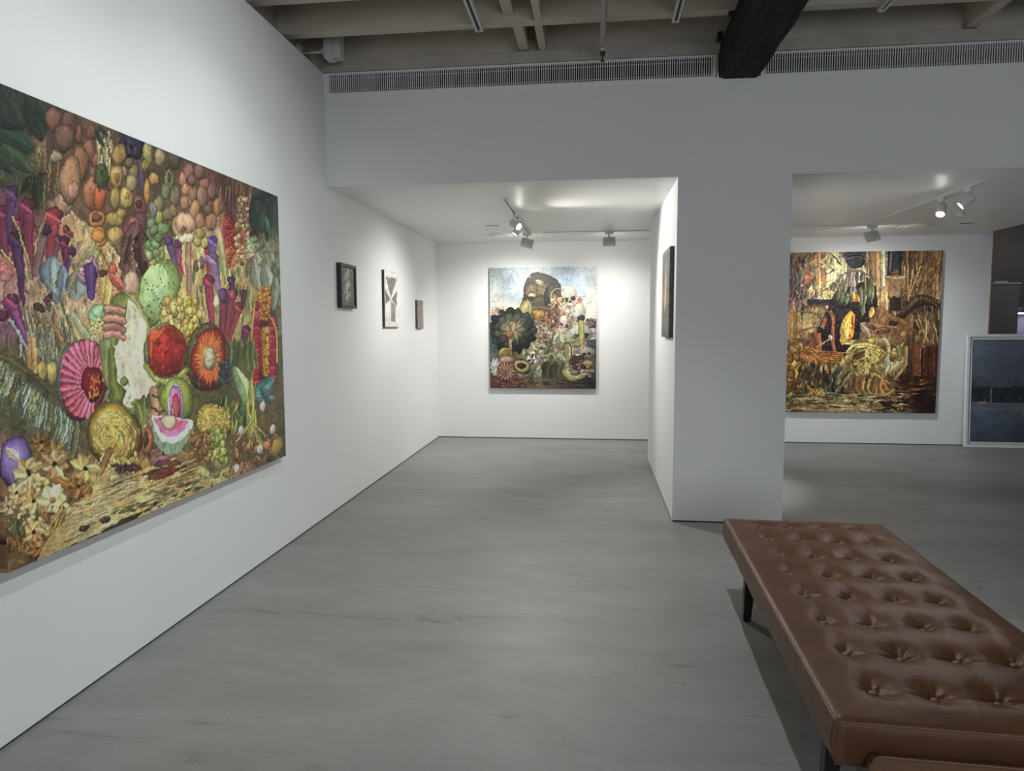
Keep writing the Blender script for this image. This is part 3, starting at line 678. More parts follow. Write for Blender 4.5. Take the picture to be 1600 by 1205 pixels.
        at_.data.foreach_set('color', np.concatenate([rgb, np.ones((len(rgb), 1))], 1).astype(np.float32).ravel())
        me.validate(); return me

def hang(name, label, loc, rotz, w_, h_, front, step, seed, rotx=0.0, cat='painting'):
    t = thing(name, label, cat, loc, (rotx, 0, rotz))
    Mw = Matrix.LocRotScale(Vector(loc), Euler((rotx, 0, rotz)), None)
    return t, Canvas(Mw, w_, h_, front, step, seed)
def stretcher(t, w_, h_, front, mt=None):
    e = .004
    bm = bmesh.new(); bw = .045
    for a in ((-w_/2+e, w_/2-e, e, bw), (-w_/2+e, w_/2-e, h_-bw, h_-e), (-w_/2+e, -w_/2+bw, bw, h_-bw), (w_/2-bw, w_/2-e, bw, h_-bw)):
        bm_box(bm, a[0], a[1], -front+.004, -.001, a[2], a[3])
    link('stretcher', bm_mesh(bm, 'stretcher'), mt or M_OAK, t)

# ================================================================== large fruit painting on the left wall
t1, c = hang('painting', 'huge unframed painting of heaped fruit and flowers on the left wall', (XL, (2.152+4.385)/2, .650), math.pi/2, 2.233, 1.720, .045, .0042, 21)
c.base([(10,160,(45,52,42)),(60,180,(40,52,42)),(90,230,(120,85,65)),(30,260,(60,75,50)),(120,260,(140,100,72)),(160,240,(150,125,85)),(190,230,(150,125,75)),(205,215,(60,55,65)),
 (230,260,(150,130,85)),(215,330,(125,85,75)),(185,320,(180,150,85)),(260,300,(115,115,80)),(300,280,(160,115,90)),(330,320,(160,115,85)),(360,300,(95,65,55)),(400,330,(55,68,58)),(425,330,(55,65,58)),
 (410,400,(125,125,95)),(360,380,(150,50,45)),(430,430,(110,115,95)),(380,420,(170,150,100)),(320,380,(165,150,90)),(270,370,(130,140,85)),(215,390,(120,80,65)),(180,390,(200,160,95)),(140,380,(200,170,120)),
 (110,330,(180,140,105)),(60,310,(70,65,45)),(20,330,(110,50,80)),(40,400,(140,80,95)),(80,370,(160,70,80)),(10,430,(150,90,100)),(100,440,(150,140,130)),(140,440,(180,150,130)),(60,480,(150,115,100)),(20,500,(100,70,80)),
 (90,520,(135,125,95)),(20,560,(85,75,55)),(60,570,(110,105,75)),(30,620,(95,100,75)),(90,620,(110,110,80)),(60,660,(110,115,85)),(20,700,(140,115,150)),(60,740,(150,120,75)),(30,790,(175,145,95)),(80,760,(165,135,85)),
 (120,740,(150,120,75)),(50,840,(130,95,55)),(100,800,(140,110,70)),(170,790,(185,165,110)),(230,760,(180,160,110)),(280,740,(110,85,50)),(330,730,(165,155,100)),(400,710,(110,85,60)),(430,700,(60,70,50)),(60,870,(60,50,35)),
 (330,430,(140,130,80)),(290,470,(190,165,90)),(330,470,(145,120,75)),(380,470,(150,90,80)),(400,480,(110,120,80)),(440,500,(110,105,80)),(380,560,(110,115,70)),(440,600,(95,85,80)),(420,640,(110,80,65)),(380,650,(120,90,60)),
 (330,600,(110,100,60)),(350,610,(80,80,50)),(300,650,(140,120,65)),(250,700,(110,80,60)),(410,690,(110,80,55)),(-60,150,(45,50,42)),(-60,400,(110,60,80)),(-40,600,(95,95,70))])
c.c *= 1.08; c.ell(200, 430, 150, 130, (216, 178, 120), alpha=.45, edge=0, hi=0); c.ell(300, 480, 110, 120, (206, 176, 104), alpha=.35, edge=0, hi=0)
c.detail(900, 0, 120, 450, 720, 8, 26, 'leaf', 60, 120, .3, .7)
c.detail(500, 0, 600, 450, 880, 6, 20, 'mix', 0, 180, .4)
# dark passages behind the fruit
c.org(0, 0, 1)
c.poly([(70,150),(430,300),(430,360),(360,330),(300,350),(240,400),(190,400),(150,360),(110,330),(75,300)], (78,58,44), .3, .75)
c.poly([(0,640),(60,690),(140,740),(150,800),(60,860),(0,880)], (92,68,42), .3, .7)
c.poly([(310,560),(445,520),(447,700),(330,740),(280,700)], (74,70,44), .3, .65)
c.poly([(-30,540),(60,570),(150,660),(140,740),(60,700),(-30,660)], (70,72,50), .3, .6)
# --- top left: dark leaves, brown fruit
c.org(0, 130, 6.025)
for a in ((60,150,180,400,85,(45,64,44)),(230,120,400,560,95,(40,54,44)),(-60,430,330,650,100,(42,70,48)),(-40,560,310,860,75,(66,86,60)),(-60,380,260,410,65,(32,46,40)),(-60,620,120,860,60,(50,58,46)),(330,170,470,440,60,(44,56,46)),(440,830,190,1060,62,(56,54,36)),(360,850,350,1200,50,(46,52,38)),(-60,130,60,330,70,(52,58,44))): c.leaf(*a[:5], a[5], c.r.uniform(-.06,.06))
for k in range(26):
    x = c.r.uniform(300,560); y = c.r.uniform(560,1000); c.tube([(x,y),(x+c.r.uniform(-40,20),y+c.r.uniform(120,260))], 6, 3, c.jit((118,108,64),.35))
for a in ((660,380,90,140,(95,68,56)),(500,340,75,115,(135,92,76)),(610,510,100,140,(112,80,64)),(860,470,52,80,(105,72,58)),(740,480,34,90,(120,80,62)),(830,640,66,115,(134,90,64)),(905,720,48,70,(140,92,72)),(760,760,80,165,(152,104,68)),(530,690,62,52,(176,140,110)),(880,840,40,70,(130,88,70)),(860,1040,85,160,(178,112,76)),(940,1080,60,120,(188,98,62)),(600,1130,90,110,(180,140,110)),(660,910,106,235,(166,124,88)),(690,1010,60,90,(185,130,105))): c.ell(*a[:4], a[4])
# --- top middle: pods and bulbs
c.org(140, 180, 6.025)
for k in range(30):
    x = c.r.uniform(70,220); y = c.r.uniform(140,420); c.tube([(x,y),(x+c.r.uniform(-12,12),y+c.r.uniform(60,180))], 8, 5, c.jit((165,150,104),.25))
c.leaf(80,120,150,310,26,(48,62,60),.1); c.leaf(100,110,170,200,20,(46,58,58))
c.ell(110,570,70,110,(80,90,52)); c.detail(40,50,480,180,700,20,60,'leaf',60,120,.5)
c.ell(390,290,120,130,(58,52,68)); c.detail(40,310,220,500,470,30,80,'leaf',70,110,.6)
c.tube([(470,440),(480,560),(490,700)],30,24,(92,76,92))
for a in ((280,370,66,115,(170,134,78)),(375,450,40,50,(120,96,72)),(420,540,45,80,(135,112,80)),(330,540,30,50,(160,120,100)),(255,580,62,125,(184,152,88)),(262,590,22,50,(150,112,60)),(395,645,56,85,(170,150,98)),(345,780,62,105,(200,168,92)),(350,760,20,40,(170,130,70)),(240,780,44,120,(185,155,85)),(470,850,62,100,(136,88,82)),(465,840,30,46,(95,45,45)),(240,980,85,72,(190,160,84)),(300,930,44,52,(185,155,80)),(430,1060,115,150,(128,78,78)),(420,1050,70,92,(150,96,78)),(418,1050,28,40,(84,40,46)),(240,1140,76,85,(205,170,104)),(70,980,80,95,(198,134,78)),(68,965,48,55,(122,72,46)),(80,1115,66,62,(210,138,62)),(545,360,46,112,(170,160,94)),(525,480,36,62,(164,142,82)),(605,600,56,46,(206,156,98)),(540,720,28,130,(205,155,84)),(660,400,50,90,(185,165,120)),(800,400,70,110,(105,95,75)),(750,610,46,102,(138,130,94)),(750,590,18,46,(96,80,58)),(715,715,42,78,(128,132,92)),(805,760,52,105,(128,112,88)),(650,840,52,84,(146,134,88)),(655,970,48,72,(158,156,74)),(690,1070,64,64,(124,144,84)),(600,900,36,90,(130,122,120)),(580,1020,36,70,(120,130,100)),(735,930,50,70,(140,124,84)),(790,900,36,60,(150,120,84)),(560,1150,50,70,(120,150,96)),(880,610,42,72,(180,124,94)),(935,540,40,70,(175,130,110)),(915,720,56,72,(184,128,94)),(890,830,36,74,(176,124,92)),(950,800,36,60,(170,112,78)),(880,1050,104,120,(210,170,130)),(886,1075,28,30,(170,110,80)),(886,1078,13,14,(100,70,56)),(860,1170,70,40,(214,190,150)),(100,1190,60,50,(208,134,64))): c.ell(*a[:4], a[4])
# --- top right
c.org(280, 230, 6.025)
for a in ((90,230,48,78,(168,120,100)),(185,235,48,72,(140,100,88)),(235,345,46,62,(160,100,84)),(35,300,36,72,(170,120,92)),(70,395,52,62,(184,130,94)),(130,440,42,72,(176,126,88)),(120,310,40,60,(130,96,84)),(215,470,52,112,(164,118,96)),(310,410,46,96,(140,100,92)),(50,520,38,78,(166,122,94)),(150,590,48,92,(184,134,90)),(320,560,60,60,(130,70,68)),(270,590,50,50,(120,100,70)),(190,700,48,84,(180,132,92)),(300,700,54,84,(180,124,90)),(360,560,46,90,(180,126,82)),(240,900,46,56,(190,170,100)),(170,880,44,60,(184,160,96)),(200,810,46,50,(170,150,84)),(290,830,46,50,(190,160,110))): c.ell(*a[:4], a[4])
c.ell(60,720,100,110,(205,160,124)); c.ell(42,770,26,30,(140,88,66)); c.ell(70,860,80,50,(215,196,160))
for a in ((300,260,450,680),(330,240,430,600),(400,300,470,640),(450,280,490,660),(500,300,505,680),(540,330,525,640),(580,340,545,600),(650,390,600,740),(680,400,620,640)): c.tube([(a[0],a[1]),(a[2],a[3])], 15, 9, c.jit((98,62,58),.2))
for k in range(30):
    x = c.r.uniform(370,700); y = c.r.uniform(280,520); c.tube([(x,y),(x-15,y+150)], 4, 3, c.jit((140,108,74),.4))
for k in range(44):
    y = 640+k*11; c.ell(490+c.r.uniform(-40,40), y, 22, 20, c.jit((156,46,46) if y < 980 else (196,90,50),.25), edge=.6)
for k in range(60): c.ell(c.r.uniform(530,650), c.r.uniform(480,1100), 20, 26, c.jit((170,130,88),.35), edge=.6)
for a in ((700,440,730,850,60),(830,540,820,830,60),(760,560,770,800,45),(690,480,900,420,50),(880,480,870,760,46),(800,420,820,560,46)): c.leaf(*a, c.jit((50,70,62),.2))
c.leaf(815,640,835,800,22,(66,120,80)); c.detail(60,640,760,920,1200,40,110,'leaf',60,120,.35)
c.flower(720,980,110,150,9,(156,154,118),(130,124,92)); c.flower(690,900,80,70,8,(150,156,112)); c.flower(730,1120,90,90,8,(146,140,108))
c.tube([(360,790),(400,960),(430,1200)],42,22,(200,160,130),c1=(150,170,110))
c.pitcher(316,880,350,1205,44,26,(124,84,152),(92,60,130),300); c.tube([(260,980),(280,1200)],22,20,(150,50,60))
for a in ((160,1120,30,60,(110,70,70)),(215,1090,28,60,(130,100,110)),(258,955,12,16,(70,50,40))): c.ell(*a[:4], a[4])
c.tube([(90,920),(95,1205)],26,20,(150,108,90)); c.tube([(5,930),(10,1205)],16,12,(140,40,60))
# --- left: pitcher plants and blue petals
c.org(0, 280, 6.025)
c.poly([(0,700),(330,640),(450,760),(900,650),(960,1200),(0,1200)],(205,160,125),.25,.55)
c.detail(120,0,600,900,1200,40,140,'leaf',50,120,.3)
for a in ((20,310,45,700,72,40,(140,42,78)),(150,380,190,560,44,30,(170,56,74)),(110,120,85,520,62,28,(104,54,104)),(258,250,295,960,70,14,(150,48,78)),(150,560,220,1190,70,14,(92,42,86)),(510,340,470,760,72,40,(176,54,66)),(415,480,335,880,56,34,(140,100,92)),(600,580,640,900,50,12,(136,40,72)),(540,560,510,760,34,24,(150,60,90)),(620,470,670,520,32,24,(170,54,76))): c.pitcher(*a[:6], a[6])
c.ell(430,480,52,60,(86,44,78)); c.ell(680,680,38,46,(96,46,92)); c.tube([(650,760),(620,980)],22,12,(96,60,110))
for k in range(5): c.ell(60+c.r.uniform(-30,20),760+40*k,60,36,c.jit((200,120,110),.15),alpha=.7)
c.leaf(500,720,480,1060,105,(134,148,152),.05); c.leaf(590,800,560,1120,70,(126,142,146),-.05); c.leaf(740,860,690,1150,105,(140,154,152),.0); c.leaf(440,980,600,1200,60,(128,144,146))
c.ell(830,860,105,140,(205,160,168)); c.ell(800,850,60,70,(216,178,182))
for k in range(18): c.ell(785+c.r.uniform(-40,40),840+c.r.uniform(-45,45),9,9,(176,66,60))
c.pitcher(870,900,860,1130,44,18,(108,64,124)); c.pitcher(450,1100,415,1205,40,30,(130,44,84)); c.pitcher(105,1160,140,1300,66,50,(132,40,90))
for a in ((860,590,600,1160),(960,570,700,900),(720,800,680,1205),(540,900,340,1205),(200,560,300,980),(130,370,260,760),(0,660,120,800),(250,900,420,1205),(440,330,340,640),(400,420,330,700)): c.tube([(a[0],a[1]),((a[0]+a[2])/2+c.r.uniform(-14,14),(a[1]+a[3])/2),(a[2],a[3])], 11, 7, c.jit((150,152,98),.2))
# --- centre: cactus, hand, white melon
c.org(140, 360, 6.025)
c.ell(420,200,130,260,(118,78,70)); c.detail(110,300,0,540,440,60,170,'leaf',60,110,.45)
c.ell(400,500,80,120,(214,172,140),alpha=.8)
c.ell(240,40,80,70,(206,168,104)); c.ell(80,60,70,56,(212,140,66)); c.detail(50,0,150,260,330,40,110,'leaf',60,120,.25)
c.tube([(0,360),(10,620)],60,34,(92,56,112)); c.tube([(130,380),(120,620)],44,34,(176,130,70),c1=(190,170,90)); c.ell(130,400,40,36,(76,44,46)); c.tube([(200,460),(160,690)],44,44,(206,168,96))
c.ell(222,370,44,50,(198,92,72)); c.leaf(180,400,330,580,46,(204,98,78)); c.ell(260,600,60,40,(204,120,100))
for k in range(20): c.ell(c.r.uniform(560,680),c.r.uniform(-20,260),40,50,c.jit((120,140,88),.2))
c.tube([(745,110),(790,260),(850,540)],44,10,(98,72,116)); c.ell(742,100,40,48,(92,58,112)); c.tube([(830,130),(840,300),(860,480)],38,10,(130,66,84)); c.ell(830,130,38,44,(110,52,80)); c.tube([(925,150),(940,660)],30,22,(158,116,96)); c.tube([(860,330),(890,430)],14,6,(160,40,56))
c.ell(640,580,188,325,(176,204,134),18,(124,142,62),edge=.30,hi=.22)
c.ell(600,520,120,200,(186,214,154),18,alpha=.55,edge=0)
for k in range(40):
    a = c.r.uniform(0,6.28); q = math.sqrt(c.r.random())*.92; c.ell(640+180*q*math.cos(a)+30*q*-math.sin(a),580+300*q*math.sin(a),7,9,(72,74,40),edge=0)
c.ell(100,800,110,110,(152,194,138)); c.ell(90,770,70,60,(166,206,150),alpha=.7)
for x,y in ((80,920),(20,990),(100,860),(20,900)): c.flower(x,y,50,56,8,(206,190,120),(110,80,40))
# corn coloured fruit
c.ell(830,830,165,220,(196,164,84)); 
for k in range(90): c.ell(c.r.uniform(700,960),c.r.uniform(650,1060),28,46,c.jit((212,178,96),.25),c.r.uniform(-20,20),edge=.6)
# rind and flesh
c.ell(310,720,120,130,(122,128,58)); c.tube([(300,680),(230,900),(130,1300)],90,60,(128,132,62)); c.tube([(400,640),(540,860),(560,1100)],40,30,(150,150,90))
c.poly([(360,640),(420,690),(540,880),(530,1010),(500,1205),(210,1205),(300,1000),(345,800)],(232,222,190),.08,1,.25,.06,(214,202,166))
for k,(y,w_) in enumerate(((760,56),(850,60),(930,60),(1000,52))): c.tube([(165,y-20),(240,y-30),(315,y+10)],w_*.78,w_*.62,c.jit((182,128,106),.08),hi=.5)
# red flesh fruit
c.ell(715,1130,200,262,(150,160,110)); c.ell(718,1125,182,240,(214,88,44)); c.ell(738,1150,150,210,(172,34,46),c2=(196,60,44))
c.detail(70,600,920,860,1330,50,150,'mix',30,150,.3,.6)
# --- centre right: radiating red flower fruit, red pitchers, split red pod
c.org(290, 400, 6.025)
for k in range(60):
    x = c.r.uniform(0,640); y = c.r.uniform(0,640); c.leaf(x,y,x+c.r.uniform(-20,20),y+c.r.uniform(90,220),c.r.uniform(10,22),c.jit((150,146,88),.35))
for k in range(50): c.ell(c.r.uniform(0,130),c.r.uniform(400,760),26,40,c.jit((208,172,78),.25),edge=.6)
c.leaf(640,50,680,330,60,(152,156,132)); c.leaf(740,60,800,400,66,(150,156,136)); c.leaf(850,180,820,520,50,(140,146,124))
for a in ((250,20,310,320,54,26,(150,104,160)),(215,230,250,660,52,20,(164,44,70)),(350,340,350,760,36,30,(160,50,76)),(440,350,370,780,46,16,(166,52,76)),(500,480,400,830,44,12,(168,50,64)),(430,220,440,330,34,24,(88,50,96)),(545,340,540,480,28,14,(110,40,70)),(570,690,550,800,36,24,(130,36,80))): c.pitcher(*a[:6], a[6])
c.ell(350,380,40,70,(100,70,110)); c.ell(440,370,30,50,(190,80,110)); c.ell(290,430,30,60,(206,196,150))
c.ell(215,960,205,340,(112,104,66),tex=.3); c.detail(80,20,640,400,1280,20,50,'ell',0,180,.4)
c.ell(222,960,165,290,(176,48,44))
for k in range(120):
    a = 2*math.pi*k/120; r1 = c.r.uniform(.72,1.0)
    c.leaf(225,965,225+162*r1*math.cos(a),962+285*r1*math.sin(a),9,c.jit((226,134,60) if k % 2 else (206,76,50),.2),0,0)
c.ell(225,965,64,125,(232,186,90)); c.ell(225,968,52,104,(206,198,164),tex=.25)
c.ell(745,860,135,345,(176,96,62)); c.ell(745,870,118,320,(160,38,58))
for k in range(15):
    for sx in (-1,1): c.ell(745+sx*78,600+k*42,44,24,c.jit((176,44,70),.2),sx*15,edge=.6)
c.ell(738,660,36,60,(70,30,34)); c.tube([(755,700),(755,1110)],40,30,(202,142,62)); 
for k in range(70): c.ell(755+c.r.uniform(-30,30),c.r.uniform(720,1110),9,12,c.jit((206,140,56),.4))
for k in range(60): c.ell(740+c.r.uniform(-50,50),c.r.uniform(300,600),22,22,c.jit((206,124,54),.25))
c.ell(660,560,40,50,(190,70,100)); c.ell(670,470,30,46,(150,40,56)); c.tube([(650,440),(625,700),(600,1000)],9,9,(220,150,70)); c.tube([(790,560),(860,680),(860,1000)],9,9,(216,150,74))
for k in range(16):
    x = 440+k*14; c.leaf(x,740+c.r.uniform(0,120),x+c.r.uniform(-30,40),1080,20,c.jit((108,116,66),.25))
# --- left lower: grass blades, palm frond, pink fruit
c.org(0, 460, 6.025)
for k in range(90):
    x = c.r.uniform(180,640); y = c.r.uniform(80,420); c.tube([(x,y),(x+c.r.uniform(-40,50),y+150),(x+c.r.uniform(-30,110),y+c.r.uniform(260,420))], 9, 5, c.jit((150,152,122) if c.r.random() < .6 else (126,104,72),.3))
c.tube([(270,400),(280,720)],24,26,(172,136,90)); c.tube([(315,440),(330,740)],30,28,(182,146,94)); c.ell(400,720,46,110,(196,166,92)); c.ell(490,740,50,110,(190,164,96))
c.tube([(400,150),(520,320),(660,560)],26,18,(150,116,76)); c.tube([(345,110),(400,150)],34,26,(66,54,44)); c.tube([(560,0),(640,260),(730,460)],10,8,(96,106,70)); c.tube([(690,190),(820,400)],34,40,(150,150,116))
c.pitcher(110,60,200,330,64,40,(136,44,92)); c.tube([(150,180),(250,460)],40,14,(120,62,110)); c.ell(20,200,60,60,(90,34,60)); c.tube([(100,240),(260,520)],14,10,(150,156,164))
for k in range(130):
    f = c.r.random(); sx = -40+790*f; sy = 540+650*f+60*math.sin(f*3)*.5; l = c.r.uniform(180,380)
    c.leaf(sx,sy,sx+c.r.uniform(-110,-10),sy+l,c.r.uniform(9,17),c.jit((136,150,126) if c.r.random() < .6 else (112,112,76),.3),c.r.uniform(-.05,.05))
c.tube([(-40,560),(150,650),(300,760),(430,860),(560,970),(740,1190)],34,20,(92,80,54))
c.ell(770,800,245,385,(130,140,134)); c.ell(782,805,225,365,(186,78,98))
for k in range(22):
    a = math.radians(60+k*300/22)+.2; x1,y1 = 800+215*math.cos(a),800+345*math.sin(a)
    c.tube([(850+70*math.cos(a),830+120*math.sin(a)),(x1,y1)],20,34,c.jit((206,96,116),.12),hi=.55)
c.ell(870,840,100,170,(120,26,44)); c.ell(895,860,66,110,(150,40,40))
for k in range(46): c.ell(895+c.r.uniform(-55,55),860+c.r.uniform(-110,110),9,13,c.jit((222,124,52),.3))
# --- centre lower
c.org(150, 540, 6.025)
c.tube([(90,0),(110,250),(220,520),(420,740)],64,60,(142,142,84)); c.ell(200,470,80,100,(112,118,54)); c.tube([(140,60),(150,330),(200,480)],30,46,(112,120,56))
c.poly([(180,0),(440,0),(460,240),(570,370),(520,450),(400,560),(330,590),(250,545),(290,430),(200,330),(190,180)],(232,222,194),.08,1,.25,.06,(216,198,172))
for a in ((270,340,36,44),(380,540,40,40)): c.ell(*a,(122,130,66))
c.leaf(450,460,420,770,66,(112,120,60)); c.leaf(620,370,470,600,60,(104,112,62)); c.leaf(250,560,430,780,50,(96,104,56)); c.leaf(380,520,420,740,34,(124,132,72))
c.ell(720,-20,195,360,(0,0,0),alpha=0)
c.tube([(470,200),(560,330),(720,345),(850,230)],30,26,(150,160,84)); 
c.tube([(545,430),(570,620),(520,720)],44,40,(186,136,104)); c.tube([(540,470),(610,500)],12,8,(70,50,40)); c.tube([(520,580),(600,630)],10,8,(80,56,44))
c.ell(765,510,155,215,(150,164,72)); c.ell(748,560,76,225,(206,190,190)); c.ell(748,560,58,195,(184,120,160)); c.ell(748,600,42,150,(190,60,86)); c.ell(748,610,16,90,(216,140,110)); c.ell(746,600,5,70,(80,30,30))
c.poly([(520,650),(560,690),(640,700),(915,705),(920,780),(860,900),(790,1000),(700,1035),(610,990),(550,900),(525,790)],(120,142,112),.15)
c.poly([(525,655),(915,705),(905,770),(830,870),(720,930),(620,900),(550,800)],(204,208,184),.08)
c.poly([(545,680),(870,705),(840,780),(760,850),(680,860),(610,810)],(190,108,150),.12); c.poly([(590,690),(830,705),(790,770),(700,810),(640,780)],(196,84,112),.12); c.ell(685,720,76,66,(218,180,150))
c.ell(485,900,60,130,(176,110,78)); c.ell(470,880,26,80,(90,60,46)); c.ell(470,1120,60,70,(150,116,66))
c.ell(640,1090,110,60,(140,90,120),alpha=.7); c.ell(700,1140,160,70,(100,50,46),alpha=.8)
c.ell(170,840,262,300,(140,104,50)); c.ell(175,830,245,285,(206,174,86),c2=(184,146,58))
for k in range(120):
    a = c.r.uniform(0,6.28); q = math.sqrt(c.r.random())*.85; x,y = 175+235*q*math.cos(a),830+270*q*math.sin(a)
    c.leaf(x,y,x+c.r.uniform(-40,40)-50*math.sin(a),y+80*math.cos(a)+20,13,c.jit((214,184,98),.28),c.r.uniform(-.2,.2))
for k in range(26): c.ell(60+k*13,1080+c.r.uniform(-40,60)-k*1.5,20,36,c.jit((204,172,92),.2),edge=.6)
for k in range(70): c.ell(c.r.uniform(180,420),1130+c.r.uniform(-10,70),14,12,c.jit((92,52,56),.35))
c.tube([(130,990),(70,1120),(20,1205)],34,30,(132,96,54))
# --- lower right
c.org(290, 560, 6.025)
for k in range(60): c.ell(370+c.r.uniform(-60,60),c.r.uniform(40,230),14,18,c.jit((64,74,82),.3))
for k in range(46):
    x = c.r.uniform(330,640); c.leaf(x,c.r.uniform(330,480),x+c.r.uniform(-60,10),c.r.uniform(520,760),18,c.jit((120,124,62) if k % 3 else (52,76,52),.3))
c.leaf(450,70,620,500,72,(158,184,128),-.03); c.ell(555,490,50,50,(58,104,72))
c.leaf(840,170,640,340,60,(76,130,120)); c.leaf(640,370,850,380,46,(92,130,134)); c.leaf(700,260,800,420,40,(64,96,96))
for k in range(14): c.tube([(c.r.uniform(560,660),c.r.uniform(100,420)),(c.r.uniform(560,680),560),(c.r.uniform(470,760),c.r.uniform(680,900))],14,9,c.jit((124,122,62),.3))
c.ell(260,600,165,165,(204,164,74))
for k in range(170):
    a = c.r.uniform(0,6.28); q = math.sqrt(c.r.random()); c.ell(260+155*q*math.cos(a),590+150*q*math.sin(a),9,15,c.jit((222,188,92),.25))
for k in range(60):
    x,y = c.r.uniform(190,390),c.r.uniform(680,960); c.ell(x,y,22,40,c.jit((144,150,76),.25),edge=.6)
for k in range(60): c.ell(c.r.uniform(40,230),c.r.uniform(700,960),22,28,c.jit((140,102,64),.3),edge=.6)
for k in range(90):
    x,y = c.r.uniform(420,900),c.r.uniform(640,1100)
    if y < 1130-.37*(x-330): c.leaf(x,y,x+c.r.uniform(-50,50),y+c.r.uniform(30,80),12,c.jit((148,92,62),.45))
for x,y in ((520,680),(820,670),(700,855),(480,1040),(725,455)): c.ell(x,y,30,52,(198,180,162),8)
c.ell(860,830,50,110,(160,136,72),15); c.ell(765,820,36,46,(190,124,70))
# --- lower left flowers, purple fruit
c.org(0, 640, 4.635)
c.ell(115,380,122,192,(140,116,172),c2=(104,82,140)); c.leaf(40,270,140,380,40,(182,172,150)); c.ell(120,450,30,30,(176,150,170))
for k in range(90): c.ell(c.r.uniform(130,520),c.r.uniform(480,900),26,26,c.jit((206,184,120),.2),edge=.55)
for x0,y0,x1,y1,w_ in ((370,490,545,590,30),(280,740,360,800,22),(100,965,250,1035,34),(430,840,430,940,24),(620,640,745,700,24)): c.tube([(x0,y0),(x1,y1)],w_,w_*.9,(146,100,54))
for x,y,rx,cl in ((300,235,90,(140,98,56)),(400,320,110,(148,116,62)),(395,395,120,(188,160,104)),(205,455,130,(196,172,116)),(620,430,130,(176,146,88)),(590,640,120,(140,104,58)),(245,665,110,(198,166,104)),(245,885,100,(196,156,92)),(120,600,80,(186,156,104)),(270,1010,80,(160,110,62)),(60,700,70,(190,150,104)),(560,560,90,(130,92,52))): c.flower(x,y,rx*.9,rx,7,cl,(54,36,26),.36,c.r.uniform(0,1),.17)
c.flower(380,650,120,120,6,(214,196,132),(150,120,60),.4)
for k in range(60):
    x,y = c.r.uniform(40,180),c.r.uniform(740,1000); c.leaf(x,y,x+c.r.uniform(-30,30),y+60,8,c.jit((96,100,62) if y < 880 else (120,80,46),.4))
for k in range(36):
    x,y = c.r.uniform(380,560),c.r.uniform(680,900); c.tube([(x,y),(x-20,y+50),(x-60+c.r.uniform(-30,30),y+120)],7,4,c.jit((150,112,62),.3))
# --- ground along the bottom
c.org(120, 680, 6.694)
c.poly([(-300,1080),(200,560),(420,480),(760,320),(1230,420),(1400,480),(1400,620),(1000,760),(0,1150),(-420,1330)],(196,178,124),.35,.9,.05,.35,(150,120,70))
for k in range(190):
    x = c.r.uniform(-150,1150); y = 900-.42*x+c.r.uniform(-230,200); l = c.r.uniform(60,240)
    cl = (206,190,140) if c.r.random() < .68 else ((120,94,58) if c.r.random() < .7 else (70,62,40))
    if x > 600 and c.r.random() < .55: cl = (104,84,40)
    c.leaf(x,y,x+l,y-l*.42,c.r.uniform(6,16),c.jit(cl,.15),0,0,.6)
for k in range(60):
    x = c.r.uniform(350,1250); y = 940-.42*(x-350)+c.r.uniform(-120,20)*1.0
    c.leaf(x,y,x+90,y-40,10,c.jit((88,88,44) if c.r.random() < .6 else (40,38,28),.3),0,0,.8)
c.poly([(200,590),(420,500),(620,420),(800,360),(1000,330),(1010,420),(640,420),(420,520)],(52,38,30),.3,.75)
c.ell(900,400,170,50,(120,52,44),-15,alpha=.7)
for x,y in ((300,890),(80,970)): c.ell(x,y,60,30,(72,48,34),-20)
c.poly([(-200,1230),(250,1010),(560,840),(700,800),(560,930),(0,1150)],(34,30,24),.2,.85)
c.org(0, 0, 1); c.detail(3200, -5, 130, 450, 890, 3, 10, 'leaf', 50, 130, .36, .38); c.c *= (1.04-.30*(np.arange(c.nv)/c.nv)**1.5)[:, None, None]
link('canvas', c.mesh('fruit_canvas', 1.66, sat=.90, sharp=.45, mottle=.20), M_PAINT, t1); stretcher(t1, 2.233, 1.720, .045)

# ================================================================== middle painting on the back wall
t2, c = hang('painting', 'unframed painting of skulls, succulent and helmet under a pale sky', (-.679, YB, .687), 0, 1.414, 1.602, .045, .0058, 31)
c.org(740, 400, 5.24)
c.base([(150,110,(180,196,198)),(300,200,(192,206,218)),(180,300,(212,220,214)),(330,330,(186,204,224)),(180,450,(235,225,190)),(300,420,(232,226,196)),(850,150,(186,202,224)),(950,120,(208,218,218)),(900,280,(186,206,224)),(960,330,(228,228,210)),(960,450,(236,228,200)),(640,110,(204,218,226)),(450,130,(198,212,212)),(780,240,(184,206,224)),
 (170,600,(198,204,190)),(160,750,(70,95,95)),(160,900,(110,115,105)),(970,620,(190,190,175)),(980,780,(70,80,85)),(980,900,(100,90,75)),(980,1030,(50,48,62)),(800,1060,(80,60,50)),(200,1040,(105,65,55)),(350,1040,(90,70,60)),(560,560,(150,120,80)),(560,700,(190,165,125)),(640,800,(150,145,105)),(520,780,(170,160,110)),(700,500,(160,130,110)),(800,600,(170,170,140)),(300,650,(60,65,55)),(300,850,(140,110,85)),(600,930,(90,85,60)),(500,950,(130,125,85)),(800,850,(140,115,90)),(900,700,(165,165,140))], 1.6, .10)
c.detail(90,140,500,1000,1080,20,60,'mix',0,180,.35)
for k in range(26): c.ell(c.r.uniform(150,240),c.r.uniform(420,480),9,12,c.jit((206,172,150),.2),edge=.2); 
c.tube([(210,440),(260,490)],4,3,(150,110,90))
for k in range(30): c.ell(c.r.uniform(145,200),c.r.uniform(520,600),12,10,c.jit((130,108,90),.4)); c.ell(c.r.uniform(930,1005),c.r.uniform(520,590),16,12,c.jit((120,100,92),.35))
